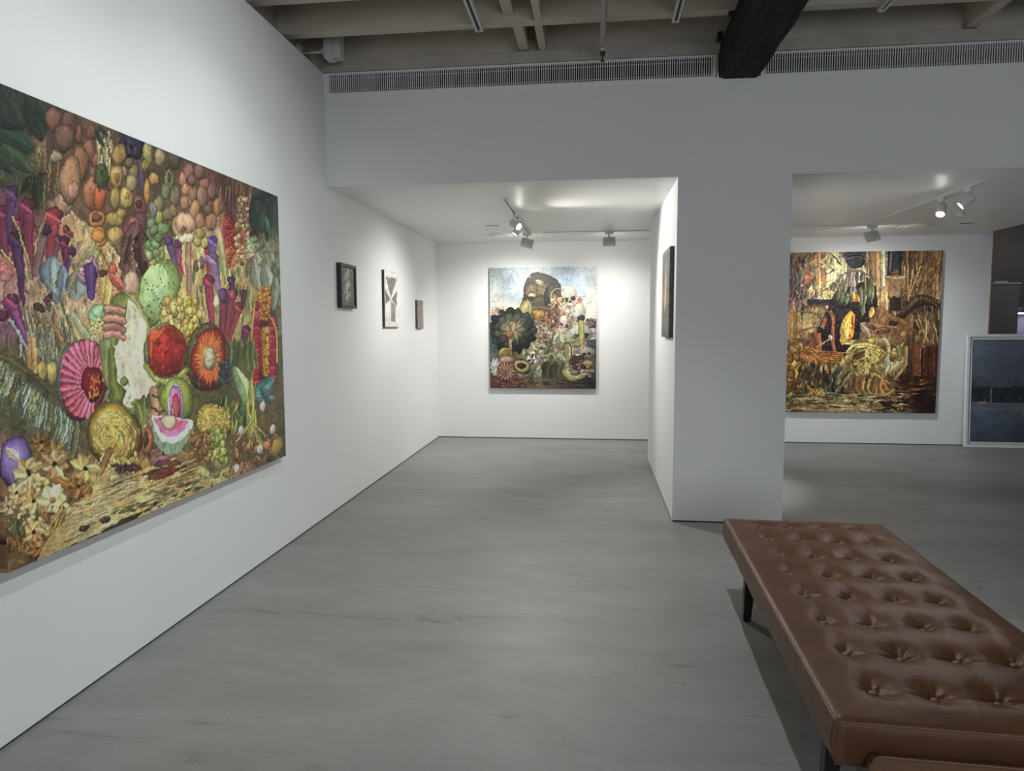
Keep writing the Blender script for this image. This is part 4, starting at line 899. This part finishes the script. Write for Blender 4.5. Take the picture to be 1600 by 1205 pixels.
for k in range(16): y = 600+k*13; c.tube([(930,y),(1005,y+c.r.uniform(-4,4))],6,5,c.jit((196,196,184) if k < 7 else (76,86,92),.2))
# dark hooded figure
c.poly([(478,140),(530,130),(600,150),(680,190),(715,240),(724,330),(705,365),(640,480),(600,520),(480,500),(420,455),(345,480),(385,400),(405,330),(412,240),(440,180)],(84,84,70),.3,1,.1,.5,(66,66,58))
for k in range(22):
    q = k/22; c.tube([(440+20*q,185+40*q),(540+20*q,140+75*q),(660,190+50*q+8*k*.2),(710-30*q,300+60*q)],4,4,c.jit((110,108,92) if k % 2 else (58,58,54),.2),alpha=.7)
c.ell(525,315,112,110,(100,88,60)); c.ell(480,290,60,68,(116,100,66),tex=.3); c.ell(572,290,58,72,(128,106,68),tex=.3); c.ell(540,385,74,64,(82,72,52))
c.ell(480,325,34,22,(196,172,122)); c.ell(470,345,26,14,(60,52,44)); c.leaf(505,200,560,235,22,(206,192,150)); c.ell(620,330,44,86,(46,48,52)); c.ell(640,300,30,70,(90,86,66))
for k in range(6): c.tube([(430,425+k*12),(540,408+k*13),(620,425+k*12)],7,7,c.jit((112,108,72) if k % 2 else (70,68,54),.15))
c.ell(530,495,78,62,(168,118,56)); c.ell(470,510,32,50,(92,82,60)); c.ell(545,480,40,30,(190,140,66)); c.leaf(440,540,600,570,30,(120,112,84))
# green net bag left of the figure
c.leaf(470,370,350,500,40,(176,172,80)); c.ell(430,440,56,78,(160,160,80)); c.ell(440,430,30,40,(130,140,120)); 
for k in range(10): c.tube([(440,360),(400+k*9,430),(350+k*12,500)],3,3,c.jit((190,184,100),.2))
# skulls
def skull(x,y,rx,ry,cl,eyes,nose=None):
    c.ell(x,y,rx,ry,cl,edge=.25)
    for ex,ey,ew,eh in eyes: c.ell(ex,ey,ew,eh,(58,56,54),edge=.0)
    if nose: c.ell(*nose,(60,54,50),edge=0)
# flowers spilling down the middle
for k in range(330):
    f = c.r.random(); x = 500+f*330+c.r.uniform(-60,60)-(160*f if c.r.random() < .4 else 0); y = c.r.uniform(330,620) if x > 640 else c.r.uniform(560,800)
    if x < 600 and y < 560: continue
    pal = ((206,186,158),(180,146,124),(140,98,82),(216,204,182),(180,150,104),(150,144,110),(104,76,66)); c.flower(x,y,c.r.uniform(10,24),c.r.uniform(10,24),5,c.jit(pal[c.r.randrange(7)],.15),(150,100,70),.5)
for k in range(40): c.ell(c.r.uniform(590,680),c.r.uniform(400,580),12,14,c.jit((142,92,64),.4))
c.flower(705,360,30,28,6,(206,156,92),None,.5); c.flower(860,360,40,36,6,(186,136,120),(130,70,62),.5)
skull(780,310,66,66,(222,210,184),((752,358,24,19),(815,346,21,18)),(790,374,8,12)); c.ell(790,400,46,16,(214,190,160))
skull(868,470,52,80,(190,196,168),((880,508,32,26),),(852,535,9,7))
skull(880,630,90,74,(184,190,164),((838,655,26,17),(922,650,26,21)))
skull(930,790,60,52,(176,160,144),((905,805,20,14),(948,800,16,13)),(925,828,8,8))
skull(735,540,44,54,(196,180,160),((765,575,14,18),(722,560,12,14)))
c.tube([(880,548),(882,650),(878,748)],26,22,(186,172,92)); c.tube([(640,460),(690,420),(700,560)],16,12,(110,80,70),alpha=.8)
# ring of a glass
for a0 in range(0,300,10):
    a = math.radians(a0+140); b = math.radians(a0+152); c.tube([(690+58*math.cos(a),340+72*math.sin(a)),(690+58*math.cos(b),340+72*math.sin(b))],3,3,(190,178,110))
# greens, leaves in the middle
for k in range(90):
    x,y = c.r.uniform(420,820),c.r.uniform(700,960); a = c.r.uniform(0,6.28); l = c.r.uniform(50,120)
    c.leaf(x,y,x+l*math.cos(a),y+l*.8*math.sin(a),c.r.uniform(12,24),c.jit((150,150,104) if c.r.random() < .6 else (190,182,144),.3))
for k in range(22):
    a = math.radians(60+k*4); x = 560+k*9; c.leaf(x,860+c.r.uniform(-20,20),x+c.r.uniform(-40,40),1010,18,c.jit((104,98,64),.3),c.r.uniform(-.1,.1))
c.leaf(700,640,720,800,40,(160,172,140)); c.leaf(770,690,780,860,46,(170,166,112)); c.ell(720,740,26,36,(150,112,70)); c.tube([(745,720),(775,700),(805,760),(795,850)],5,5,(60,44,40))
for k in range(14): c.ell(c.r.uniform(440,520),c.r.uniform(800,880),20,18,c.jit((222,216,200),.08)); 
for k in range(9): c.ell(c.r.uniform(440,520),c.r.uniform(800,890),8,8,(50,44,40))
for k in range(26): c.ell(c.r.uniform(800,900),c.r.uniform(820,920),26,20,c.jit((110,76,66),.4)); c.ell(c.r.uniform(760,990),c.r.uniform(900,990),14,11,c.jit((196,170,140),.3))
c.ell(940,880,46,26,(190,160,104)); c.tube([(745,950),(790,1000),(840,1012),(900,975)],24,16,(168,166,82)); c.tube([(760,945),(800,985),(850,992),(895,960)],8,6,(206,200,140))
# big dark succulent
for ring,(rr,n,sz) in enumerate(((150,15,54),(108,12,50),(66,9,42))):
    for k in range(n):
        a = 2*math.pi*k/n+ring*.3; x,y = 318+rr*1.0*math.cos(a),610+rr*.92*math.sin(a)
        if x > 480: continue
        cl = ((48,55,55),(72,78,62),(106,104,72))[ring]; c.ell(x,y,sz*c.r.uniform(.85,1.1),sz*.74,c.jit(cl,.25),math.degrees(a),edge=.6)
for k in range(22):
    a = 2*math.pi*k/22+.1; l_ = c.r.uniform(70,135); c.leaf(318,610,318+l_*math.cos(a),610+l_*.9*math.sin(a),11,c.jit((126,120,86),.25),c.r.uniform(-.1,.1),.0,.75)
c.flower(318,610,90,80,11,(140,124,84),None,.2)
c.leaf(330,540,300,640,22,(180,160,110)); c.ell(296,640,32,32,(176,122,70)); c.ell(248,680,36,30,(92,70,56)); c.tube([(300,690),(305,800)],14,10,(190,160,130))
c.ell(262,800,62,50,(196,170,84),-25); c.ell(262,800,34,32,(160,130,56),-25); c.leaf(330,780,360,850,24,(110,110,70))
for k in range(10): a = 2*math.pi*k/10; c.leaf(180,910,180+50*math.cos(a),910+80*math.sin(a),16,(212,206,198))
c.leaf(290,820,330,880,24,(170,70,56)); c.ell(270,850,60,30,(200,170,140))
# ammonite and papaya half
c.ell(262,945,72,70,(170,98,80))
for k in range(30): a = 2*math.pi*k/30; c.tube([(262+30*math.cos(a),945+28*math.sin(a)),(262+68*math.cos(a+.2),945+66*math.sin(a+.2))],4,5,(214,160,130) if k % 2 else (130,66,56))
c.ell(255,940,34,32,(196,150,120)); c.ell(252,938,18,17,(150,90,74)); c.ell(250,937,8,8,(206,170,140))
c.ell(397,905,72,60,(70,54,40)); c.ell(397,903,68,54,(196,182,98)); c.ell(392,900,38,27,(56,34,36)); c.ell(385,895,14,12,(92,56,60))
for k in range(70): x,y = c.r.uniform(145,520),c.r.uniform(1010,1080); c.leaf(x,y,x+c.r.uniform(20,50),y+c.r.uniform(-12,12),7,c.jit((132,82,66),.45))
for k in range(40): x,y = c.r.uniform(520,1000),c.r.uniform(1015,1080); c.leaf(x,y,x+c.r.uniform(40,120),y+c.r.uniform(-6,10),8,c.jit((92,70,60) if x < 850 else (56,50,60),.35))
c.org(0, 0, 1); c.detail(1100, 765, 480, 935, 608, 1.6, 5, 'leaf', 0, 180, .45, .6); c.detail(120, 765, 418, 935, 480, 2, 9, 'leaf', -30, 30, .06, .5)
link('canvas', c.mesh('skull_canvas', .80, sat=.78, mottle=.10, sharp=.5), M_PAINT, t2); stretcher(t2, 1.414, 1.602, .045)

# ================================================================== charred forest painting on the back wall
t3, c = hang('painting', 'unframed brown painting of charred trunks, husks and flames by the right opening', (3.344, YB, .410), 0, 1.816, 2.018, .045, .0062, 41)
c.org(1200, 370, 4.017)
c.base([(200,150,(120,95,75)),(150,300,(80,70,62)),(300,150,(150,120,90)),(350,250,(175,160,110)),(430,180,(185,170,125)),(550,140,(70,68,68)),(660,180,(130,95,65)),(620,200,(190,175,140)),(720,150,(180,160,120)),(800,150,(50,50,52)),(800,280,(140,115,80)),(800,420,(50,42,38)),(860,200,(140,115,80)),(900,250,(110,85,62)),(1000,200,(135,105,75)),(1050,300,(140,115,80)),(730,380,(180,150,95)),(330,340,(180,165,105)),(260,540,(165,145,95)),(150,540,(130,95,55)),(150,700,(110,75,45)),(130,800,(150,115,60)),(250,740,(120,75,45)),(450,500,(30,27,27)),(620,480,(40,36,34)),(500,560,(60,40,25)),(400,620,(50,35,30)),(700,540,(130,90,55)),(850,550,(110,75,48)),(1000,430,(60,48,42)),(1000,580,(90,70,52)),(1000,750,(75,45,32)),(940,700,(110,70,45)),(250,880,(55,45,35)),(420,900,(70,70,62)),(600,760,(165,145,90)),(680,740,(190,165,85)),(560,830,(150,130,80)),(800,800,(140,120,75)),(650,920,(120,90,55)),(850,900,(70,42,28)),(980,880,(50,32,25)),(980,1030,(35,25,22)),(800,1030,(140,115,75)),(550,1050,(160,145,100)),(300,1040,(130,105,70)),(150,1030,(100,95,55)),(150,960,(90,70,40))], 1.6, .3)
for k in range(260):
    x = c.r.uniform(130,1095); y = c.r.uniform(90,420)
    if 420 < x < 690 and y > 250: continue
    px,py = c.ox+x/c.sc, c.oy+y/c.sc; c.tube([(x,y),(x+c.r.uniform(-8,8),y+c.r.uniform(40,150))],c.r.uniform(3,8),3,c.jit(c.at(px,py),.4),alpha=.8)
for x,w_,cl,y1 in ((300,14,(156,104,68),330),(345,16,(140,92,62),300),(420,12,(196,182,140),260),(655,26,(122,88,62),270),(690,14,(176,140,96),300),(725,12,(206,190,150),300),(880,14,(150,108,72),400),(905,24,(92,72,60),430),(960,12,(150,118,82),360),(1010,14,(120,92,66),340),(1060,10,(166,138,98),400)): c.tube([(x,85),(x+3,y1)],w_,w_*.9,cl)
for k in range(22): c.tube([(c.r.uniform(900,1100),c.r.uniform(100,240)),(c.r.uniform(880,1060),c.r.uniform(280,420))],5,3,c.jit((150,112,74),.35))
for k in range(60):
    x,y = c.r.uniform(210,440),c.r.uniform(90,380); c.leaf(x,y,x+c.r.uniform(-70,60),y+c.r.uniform(10,60),6,c.jit((170,160,104) if c.r.random() < .6 else (96,80,66),.35))
# dark hanging leaves on the left
for k in range(90):
    x,y = c.r.uniform(125,300),c.r.uniform(110,420)
    if x > 240 and y < 200: continue
    c.leaf(x,y,x+c.r.uniform(-20,14),y+c.r.uniform(30,80),c.r.uniform(8,15),c.jit((86,74,70) if c.r.random() < .7 else (150,96,76),.4))
c.ell(250,270,28,40,(156,96,70)); c.ell(150,540,40,70,(140,98,56))
for k in range(20): c.tube([(120+k*4,480),(118+k*4,640)],4,3,c.jit((150,108,60),.3))
# dark ball and column
c.poly([(480,88),(612,88),(620,140),(590,190),(510,190),(485,150)],(66,64,66),.3); c.ell(552,155,56,46,(52,50,54)); c.tube([(500,140),(560,120),(610,140)],5,5,(96,92,92))
c.tube([(797,85),(795,170),(793,250)],44,46,(50,50,54)); c.tube([(775,90),(765,220)],8,6,(84,86,90)); c.ell(800,225,26,24,(110,76,54))
c.poly([(730,250),(770,243),(830,243),(862,252),(855,300),(825,345),(820,380),(770,380),(762,345),(738,300)],(150,122,82),.2,1,.2,.2,(112,84,58)); c.tube([(738,252),(795,262),(858,252)],6,6,(170,146,104))
c.poly([(758,370),(775,385),(790,368),(812,386),(836,372),(832,465),(764,465)],(40,33,32),.25)
# black charred mass and its drooping leaves
c.tube([(265,408),(420,408)],18,14,(30,28,30)); c.tube([(260,430),(400,425)],8,8,(50,40,34)); 
c.poly([(420,350),(480,300),(600,285),(680,310),(690,420),(640,520),(580,600),(560,680),(520,720),(400,765),(330,745),(285,640),(320,560),(380,440)],(27,25,26),.5,1,.3,.3,(40,34,30))
for k in range(34):
    x = c.r.uniform(440,660); y = c.r.uniform(190,330); c.leaf(x,y,x+c.r.uniform(-25,15),y+c.r.uniform(60,130),c.r.uniform(9,17),c.jit((112,100,88) if c.r.random() < .6 else (84,84,62),.35))
c.tube([(420,300),(470,230),(560,205),(640,250)],6,5,(96,78,62)); c.leaf(430,280,390,340,18,(90,72,64)); c.leaf(440,285,420,330,14,(100,84,72))
for x,y in ((640,300),(500,350),(600,420),(470,340)): c.leaf(x,y,x-10,y+80,16,(92,100,66))
c.leaf(530,345,545,405,14,(206,146,70)); c.leaf(555,360,570,410,13,(196,136,70)); c.ell(545,400,20,10,(180,110,50))
c.poly([(520,462),(545,490),(540,600),(520,655),(465,685),(450,650),(470,580),(460,545),(490,490)],(206,110,36),.4,1,.35,.25,(222,170,66)); c.leaf(525,470,470,680,22,(226,170,70),.1); c.leaf(500,560,480,660,18,(240,206,110)); c.leaf(530,480,535,590,9,(160,60,26))
c.poly([(330,560),(360,500),(372,520),(350,580)],(150,90,50),.3); c.tube([(395,475),(415,520),(405,600),(410,690),(428,745)],12,11,(142,80,54)); c.leaf(385,615,400,650,14,(206,190,160))
for k in range(8): c.tube([(255+k*10,610),(290+k*6,680),(300+k*4,770)],7,5,c.jit((128,72,48),.25))
c.tube([(310,690),(390,640)],7,5,(140,110,82))
# branches, ropes left
for a in (((230,440),(330,430),(420,500)),((190,465),(300,480),(340,520)),((150,640),(200,590),(320,560)),((160,670),(240,665),(300,640)),((120,660),(160,720),(300,800)),((170,640),(210,650),(300,655))): c.tube(a,8,6,c.jit((110,84,58),.25))
for k in range(80):
    x = c.r.uniform(190,300); y = c.r.uniform(690,750); c.tube([(x,y),(x+60,y+40+c.r.uniform(-12,12)),(x+c.r.uniform(120,260),y+c.r.uniform(20,60))],4,3,c.jit((170,106,56),.4),alpha=.9)
for k in range(40):
    q = c.r.random(); c.tube([(310,760+q*20),(380,800+q*40-20),(470,800-q*60)],4,4,c.jit((166,112,62),.35))
for k in range(50): c.ell(c.r.uniform(112,200),c.r.uniform(690,940),c.r.uniform(12,26),c.r.uniform(16,32),c.jit((170,130,68) if c.r.random() < .6 else (120,78,44),.3))
# right side branches
for a,w_,cl in ((((780,545),(860,480),(930,425),(1010,405),(1078,440)),22,(46,36,34)),(((840,460),(900,385),(980,360),(1082,410)),9,(66,50,42)),(((850,470),(930,400),(1000,385),(1078,450)),8,(84,62,48)),(((700,455),(780,510),(880,545),(1065,620)),20,(120,82,52)),(((900,550),(980,580),(1065,610)),18,(48,36,32)),(((600,545),(700,560),(800,570)),12,(140,104,62)),(((640,560),(700,600),(760,590)),14,(84,58,44)),(((920,480),(1000,480),(1060,540)),12,(70,52,44)),(((1000,470),(1020,560),(1060,600)),7,(110,84,60)),(((960,480),(980,560),(1000,640)),6,(120,92,64))): c.tube(a,w_,w_*.75,cl)
for k in range(26): c.leaf(c.r.uniform(920,1060),c.r.uniform(460,500),c.r.uniform(960,1070),c.r.uniform(540,700),7,c.jit((150,120,82),.35),c.r.uniform(-.1,.1))
for x,y,r_ in ((850,610,26),(940,640,30),(960,600,22),(1030,660,24),(980,700,22)): c.ell(x,y,r_*.7,r_*.8,(176,146,92),alpha=.6)
c.leaf(660,440,640,510,20,(200,146,80)); c.ell(690,595,26,18,(120,90,80)); c.ell(690,597,9,8,(40,32,34)); c.leaf(580,540,640,640,24,(150,128,108)); 
for k in range(18): c.tube([(880+k*11,700),(876+k*11,870)],6,5,c.jit((110,66,42) if k < 8 else (78,46,34),.3))
c.tube([(898,505),(892,640),(884,890)],20,15,(140,104,74),c1=(44,33,30))
# husks
for k in range(70):
    a = c.r.uniform(-.4,3.6); l = c.r.uniform(90,210); x,y = 660+c.r.uniform(-40,40),730+c.r.uniform(-40,30)
    c.leaf(x,y,x+l*math.cos(a)*1.0,y+l*math.sin(a)*.9,c.r.uniform(14,26),c.jit((176,152,92) if c.r.random() < .7 else (120,90,54),.28),c.r.uniform(-.3,.3),.2)
for k in range(16):
    x = c.r.uniform(500,740); c.leaf(x,840,x+c.r.uniform(-60,90),1020+c.r.uniform(-40,30),20,c.jit((136,98,58),.3),c.r.uniform(-.2,.2))
for a in (((500,720),(530,680),(620,670),(700,700)),((530,730),(510,800),(560,880),(640,860)),((560,870),(660,850),(760,920)),((640,900),(620,960),(660,1000)),((720,900),(700,950),(740,1000),(790,960))): c.tube(a,11,8,c.jit((180,152,92),.15))
c.ell(670,745,62,60,(204,172,84))
for k in range(50): c.leaf(670+c.r.uniform(-60,60),745+c.r.uniform(-60,60),670+c.r.uniform(-70,70),745+c.r.uniform(-70,70),9,c.jit((214,184,96),.25))
c.ell(605,830,50,50,(196,172,100)); c.flower(605,828,44,44,7,(190,164,94),None,.4); c.ell(655,655,22,20,(214,170,78)); c.ell(690,650,24,18,(220,180,84))
c.tube([(690,655),(735,640),(762,690),(750,770),(738,860)],18,9,(146,142,86),c1=(200,196,154)); c.leaf(748,740,735,865,26,(190,188,148)); c.tube([(815,690),(825,740),(815,830)],14,10,(134,132,80)); c.leaf(790,780,840,830,26,(190,182,144)); c.leaf(760,850,860,780,24,(206,192,140)); c.leaf(680,810,740,830,24,(170,150,110))
c.tube([(865,700),(870,800),(800,890)],14,10,(176,142,92))
c.leaf(455,820,530,740,32,(170,150,96)); c.leaf(480,830,400,960,26,(130,120,84))
# dark leaves lower left
for k in range(110):
    x,y = c.r.uniform(200,420),c.r.uniform(770,930); c.leaf(x,y,x+c.r.uniform(-30,20),y+c.r.uniform(30,80),c.r.uniform(6,11),c.jit((74,60,44) if c.r.random() < .65 else (140,112,66),.4))
for k in range(34): x,y = c.r.uniform(360,470),c.r.uniform(860,1010); c.leaf(x,y,x+c.r.uniform(-20,40),y+c.r.uniform(30,70),10,c.jit((72,76,78) if c.r.random() < .5 else (40,46,52),.35))
for x,y in ((400,860),(440,900),(470,940),(420,1000),(500,900)): c.leaf(x,y,x+40,y-70,16,(132,128,92))
# ground
c.poly([(105,1010),(350,1000),(600,985),(800,1000),(870,1060),(850,1100),(105,1095)],(176,160,112),.3,.85,.08,.4,(130,106,70))
for k in range(120): x,y = c.r.uniform(105,860),c.r.uniform(975,1095); c.leaf(x,y,x+c.r.uniform(30,110),y+c.r.uniform(-10,12),c.r.uniform(3,8),c.jit((190,174,124) if c.r.random() < .45 else (84,60,40),.3),0,0,.85)
for k in range(90): x,y = c.r.uniform(790,1050),c.r.uniform(890,1100); c.leaf(x,y,x+c.r.uniform(30,90),y+c.r.uniform(-16,8),7,c.jit((120,74,42) if c.r.random() < .4 and y < 1000 else (46,31,25),.35),0,0,.85)
for k in range(14): x,y = c.r.uniform(690,790),c.r.uniform(1030,1075); c.leaf(x,y,x+40,y+8,9,(58,42,38))
for k in range(12): c.leaf(c.r.uniform(240,340),950,c.r.uniform(230,350),1000,10,c.jit((196,150,80),.25)); c.ell(c.r.uniform(108,150),c.r.uniform(980,1070),14,16,c.jit((130,130,70),.3))
c.org(0, 0, 1); c.detail(1800, 1226, 392, 1475, 645, 2, 7, 'leaf', 40, 150, .45, .55)
link('canvas', c.mesh('forest_canvas', 1.28, sat=.88, sharp=.8, tint=(1.03, 1, .94)), M_PAINT_DARK, t3); stretcher(t3, 1.816, 2.018, .045)

# ================================================================== small pictures on the left wall
y0, y1 = 5.512, 5.885
t4, c = hang('framed_picture', 'small picture of a pale waterfall in a deep black frame', (XL, (y0+y1)/2, 1.675), math.pi/2, y1-y0-.05, .320, .026, .004, 51)
t4.location.z = 1.675
Wd, Hd = y1-y0, .370
Mw = Matrix.LocRotScale(Vector((XL, (y0+y1)/2, 1.70)), Euler((0, 0, math.pi/2)), None); c = Canvas(Mw, Wd-.05, Hd-.05, .026, .004, 51)
c.org(480, 380, 7.273)
c.base([(400,280,(86,92,86)),(500,280,(92,96,92)),(400,450,(80,92,78)),(455,450,(170,180,165)),(500,450,(78,88,70)),(430,620,(120,132,104)),(500,650,(90,100,70)),(430,700,(96,108,76))], 1.6, .3)
for k in range(40): x = c.r.gauss(455,14); y = c.r.uniform(290,620); c.tube([(x,y),(x+c.r.uniform(-12,12),y+50)],5,3,c.jit((196,204,188),.2),alpha=.7)
for k in range(50): x = c.r.uniform(395,515); y = c.r.uniform(290,700); c.leaf(x,y,x+c.r.uniform(-16,16),y+40,6,c.jit((70,80,56),.5),alpha=.7)
o = link('canvas', c.mesh('waterfall_canvas', 1.3, wander=.002, mottle=.15), M_PAINT, t4); o.location.z = .025
M_BFRAME = mat('black_frame_wood', (.016, .017, .022), .45, noise=.2, nscale=20)
bm = bmesh.new()
for a in ((-Wd/2, Wd/2, 0, .026), (-Wd/2, Wd/2, Hd-.026, Hd), (-Wd/2, -Wd/2+.026, .026, Hd-.026), (Wd/2-.026, Wd/2, .026, Hd-.026)): bm_box(bm, a[0], a[1], -.040, 0, a[2], a[3], .002)
link('frame', bm_mesh(bm, 'frame'), M_BFRAME, t4)

y0, y1 = 6.735, 7.262
t5, c = hang('painting', 'tall pale painting with grey crossed triangles and brown side edge', (XL, (y0+y1)/2, 1.512), math.pi/2, y1-y0, .570, .028, .005, 61)
c.org(480, 380, 7.273)
c.base([(890,340,(206,204,194)),(1010,340,(200,196,186)),(890,500,(200,198,188)),(1010,650,(206,204,196)),(900,850,(196,192,180)),(1000,940,(204,200,192))], 1.6, .25)
c.poly([(890,385),(1005,400),(1012,470),(950,640),(900,430)],(108,104,106),.2); c.poly([(885,520),(945,640),(890,700)],(100,96,98),.2); c.poly([(960,640),(1018,540),(1018,720)],(98,94,96),.2); c.poly([(950,660),(1000,700),(1006,900),(955,890)],(122,120,122),.2)
for a in (((890,400),(950,640)),((1012,440),(950,645)),((900,890),(1015,905)),((890,690),(945,655))): c.tube(a,7,6,(212,208,196))
for k in range(50): x,y = c.r.uniform(885,1015),c.r.uniform(340,950); c.leaf(x,y,x+c.r.uniform(-14,14),y+c.r.uniform(10,40),4,c.jit(c.at(480+x/7.273,380+y/7.273),.25),alpha=.6)
link('canvas', c.mesh('triangle_canvas', 1.3, wander=.002, mottle=.15), M_PAINT, t5)
M_BROWN = mat('brown_panel_edge', (.060, .038, .032), .6, noise=.2, nscale=15)
box('panel_edge', -(y1-y0)/2-.002, (y1-y0)/2+.002, -.026, 0, -.002, .572, M_BROWN, t5)

y0, y1 = 8.02, 8.295
t6, c = hang('painting', 'smallest painting on the left wall, dusky brown with blue grey edge', (XL, (y0+y1)/2, 1.495), math.pi/2, y1-y0, .333, .028, .006, 71)
c.org(480, 380, 7.273)
c.base([(1260,680,(130,116,110)),(1295,680,(120,104,100)),(1260,800,(140,122,112)),(1290,820,(150,130,116)),(1270,930,(122,112,108))], 1.6, .4)
for k in range(30): x,y = c.r.uniform(1250,1300),c.r.uniform(660,950); c.leaf(x,y,x+c.r.uniform(-6,6),y+50,4,c.jit((150,128,114),.35),alpha=.7)
link('canvas', c.mesh('dusk_canvas', 1.3, wander=.002, mottle=.15), M_PAINT, t6)
M_BLUE = mat('blue_grey_panel_edge', (.055, .065, .085), .6, noise=.2, nscale=15)
box('panel_edge', -(y1-y0)/2-.002, (y1-y0)/2+.002, -.026, 0, -.002, .335, M_BLUE, t6)

# picture on the pillar
y0, y1 = 5.505, 6.075
t7, c = hang('painting', 'narrow looking dark grey painting with an amber glow on the pillar', (XP1, (y0+y1)/2, 1.425), -math.pi/2, y1-y0, .705, .034, .006, 81)
c.org(1000, 360, 6.025)
c.base([(225,220,(96,98,96)),(275,200,(110,110,108)),(215,500,(92,88,82)),(265,500,(104,102,98)),(210,800,(90,88,84)),(260,850,(100,98,94)),(205,980,(82,82,80)),(260,990,(92,92,90)),(235,640,(140,110,80))], 1.6, .25)
c.leaf(245,280,230,780,13,(200,150,104)); c.leaf(236,540,231,760,9,(226,186,136)); c.tube([(248,300),(240,420)],5,4,(180,140,110))
link('canvas', c.mesh('glow_canvas', 1.2, wander=.002, mottle=.15), M_PAINT, t7)
box('panel_edge', -(y1-y0)/2-.002, (y1-y0)/2+.002, -.030, 0, -.002, .707, mat('grey_panel_edge', (.10, .10, .10), .6, noise=.3, nscale=18), t7)

# ================================================================== framed seascape leaning at the far right
FW, FH = 1.95, 1.40
t8 = thing('framed_picture', 'dark blue lake picture in a white box frame leaning on the floor', 'picture', (4.575+FW/2, YB-.085, 0), (math.radians(-2.6), 0, 0))
Mw = Matrix.LocRotScale(Vector((4.575+FW/2, YB-.085, 0)), Euler((math.radians(-2.6), 0, 0)), None)
bm = bmesh.new(); fw = .030
for a in ((-FW/2, FW/2, 0, fw), (-FW/2, FW/2, FH-fw, FH), (-FW/2, -FW/2+fw, fw, FH-fw), (FW/2-fw, FW/2, fw, FH-fw)): bm_box(bm, a[0], a[1], -.045, 0, a[2], a[3], .002)
link('frame', bm_mesh(bm, 'frame'), M_FRAMEW, t8)
box('backing', -FW/2+fw, FW/2-fw, -.008, -.003, fw, FH-fw, M_FRAMEW, t8)
bm = bmesh.new(); g0 = .052
for a in ((-FW/2+g0, FW/2-g0, g0, g0+.014), (-FW/2+g0, FW/2-g0, FH-g0-.014, FH-g0), (-FW/2+g0, -FW/2+g0+.012, g0, FH-g0), (FW/2-g0-.012, FW/2-g0, g0, FH-g0)): bm_box(bm, a[0], a[1], -.032, -.008, a[2], a[3])
link('inner_frame', bm_mesh(bm, 'inner_frame'), M_FRAMEW, t8)
o_ = .066; Mc = Mw @ Matrix.Translation((0, 0, o_)); c = Canvas(Mc, FW-2*o_, FH-2*o_, .024, .008, 91)
c.org(1500, 515, 6.18)
c.base([(120,120,(66,78,96)),(600,120,(60,70,84)),(150,400,(58,66,80)),(600,400,(52,60,72)),(150,560,(44,50,60)),(600,560,(44,50,60)),(150,760,(66,78,92)),(600,760,(62,72,84)),(150,880,(48,62,80)),(600,880,(46,56,72)),(150,1060,(38,50,70)),(600,1060,(36,44,62)),(1200,120,(60,70,84)),(1200,1000,(38,46,62)),(1200,760,(62,72,84)),(1800,120,(60,70,84)),(1800,1000,(38,46,62)),(1800,760,(62,72,84))], 1.6, .06)
for k in range(250):
    x = 100+k*7.5; h_ = 90+50*float(fbm(np.array(x*.03), np.array(2.5), 3))+c.r.uniform(-10,20); c.ell(x,700-h_*.5,c.r.uniform(12,24),h_*.62,c.jit((27,29,34),.25),edge=.1,hi=.05)
c.poly([(95,560),(2000,560),(2000,706),(95,706)],(28,30,35),.25,.95,.2,.1)
c.tube([(95,708),(300,712),(420,716),(2000,714)],8,5,(82,78,74)); c.tube([(180,706),(260,706)],9,7,(120,110,100)); c.tube([(300,705),(298,640),(305,560)],4,2,(128,128,124)); c.tube([(299,640),(290,600)],2,1.5,(110,110,108))
for x in (240,500,580,130,760,1040,1300,1620): c.tube([(x,700),(x-4,660)],2.5,2,(88,88,86))
c.tube([(95,770),(2000,772)],5,5,(74,84,98)); c.ell(128,200,14,9,(50,58,72))
o = link('print', c.mesh('lake_canvas', 2.5, .05, .002, .06, .62), M_PAINT_DARK, t8); o.location.z = o_
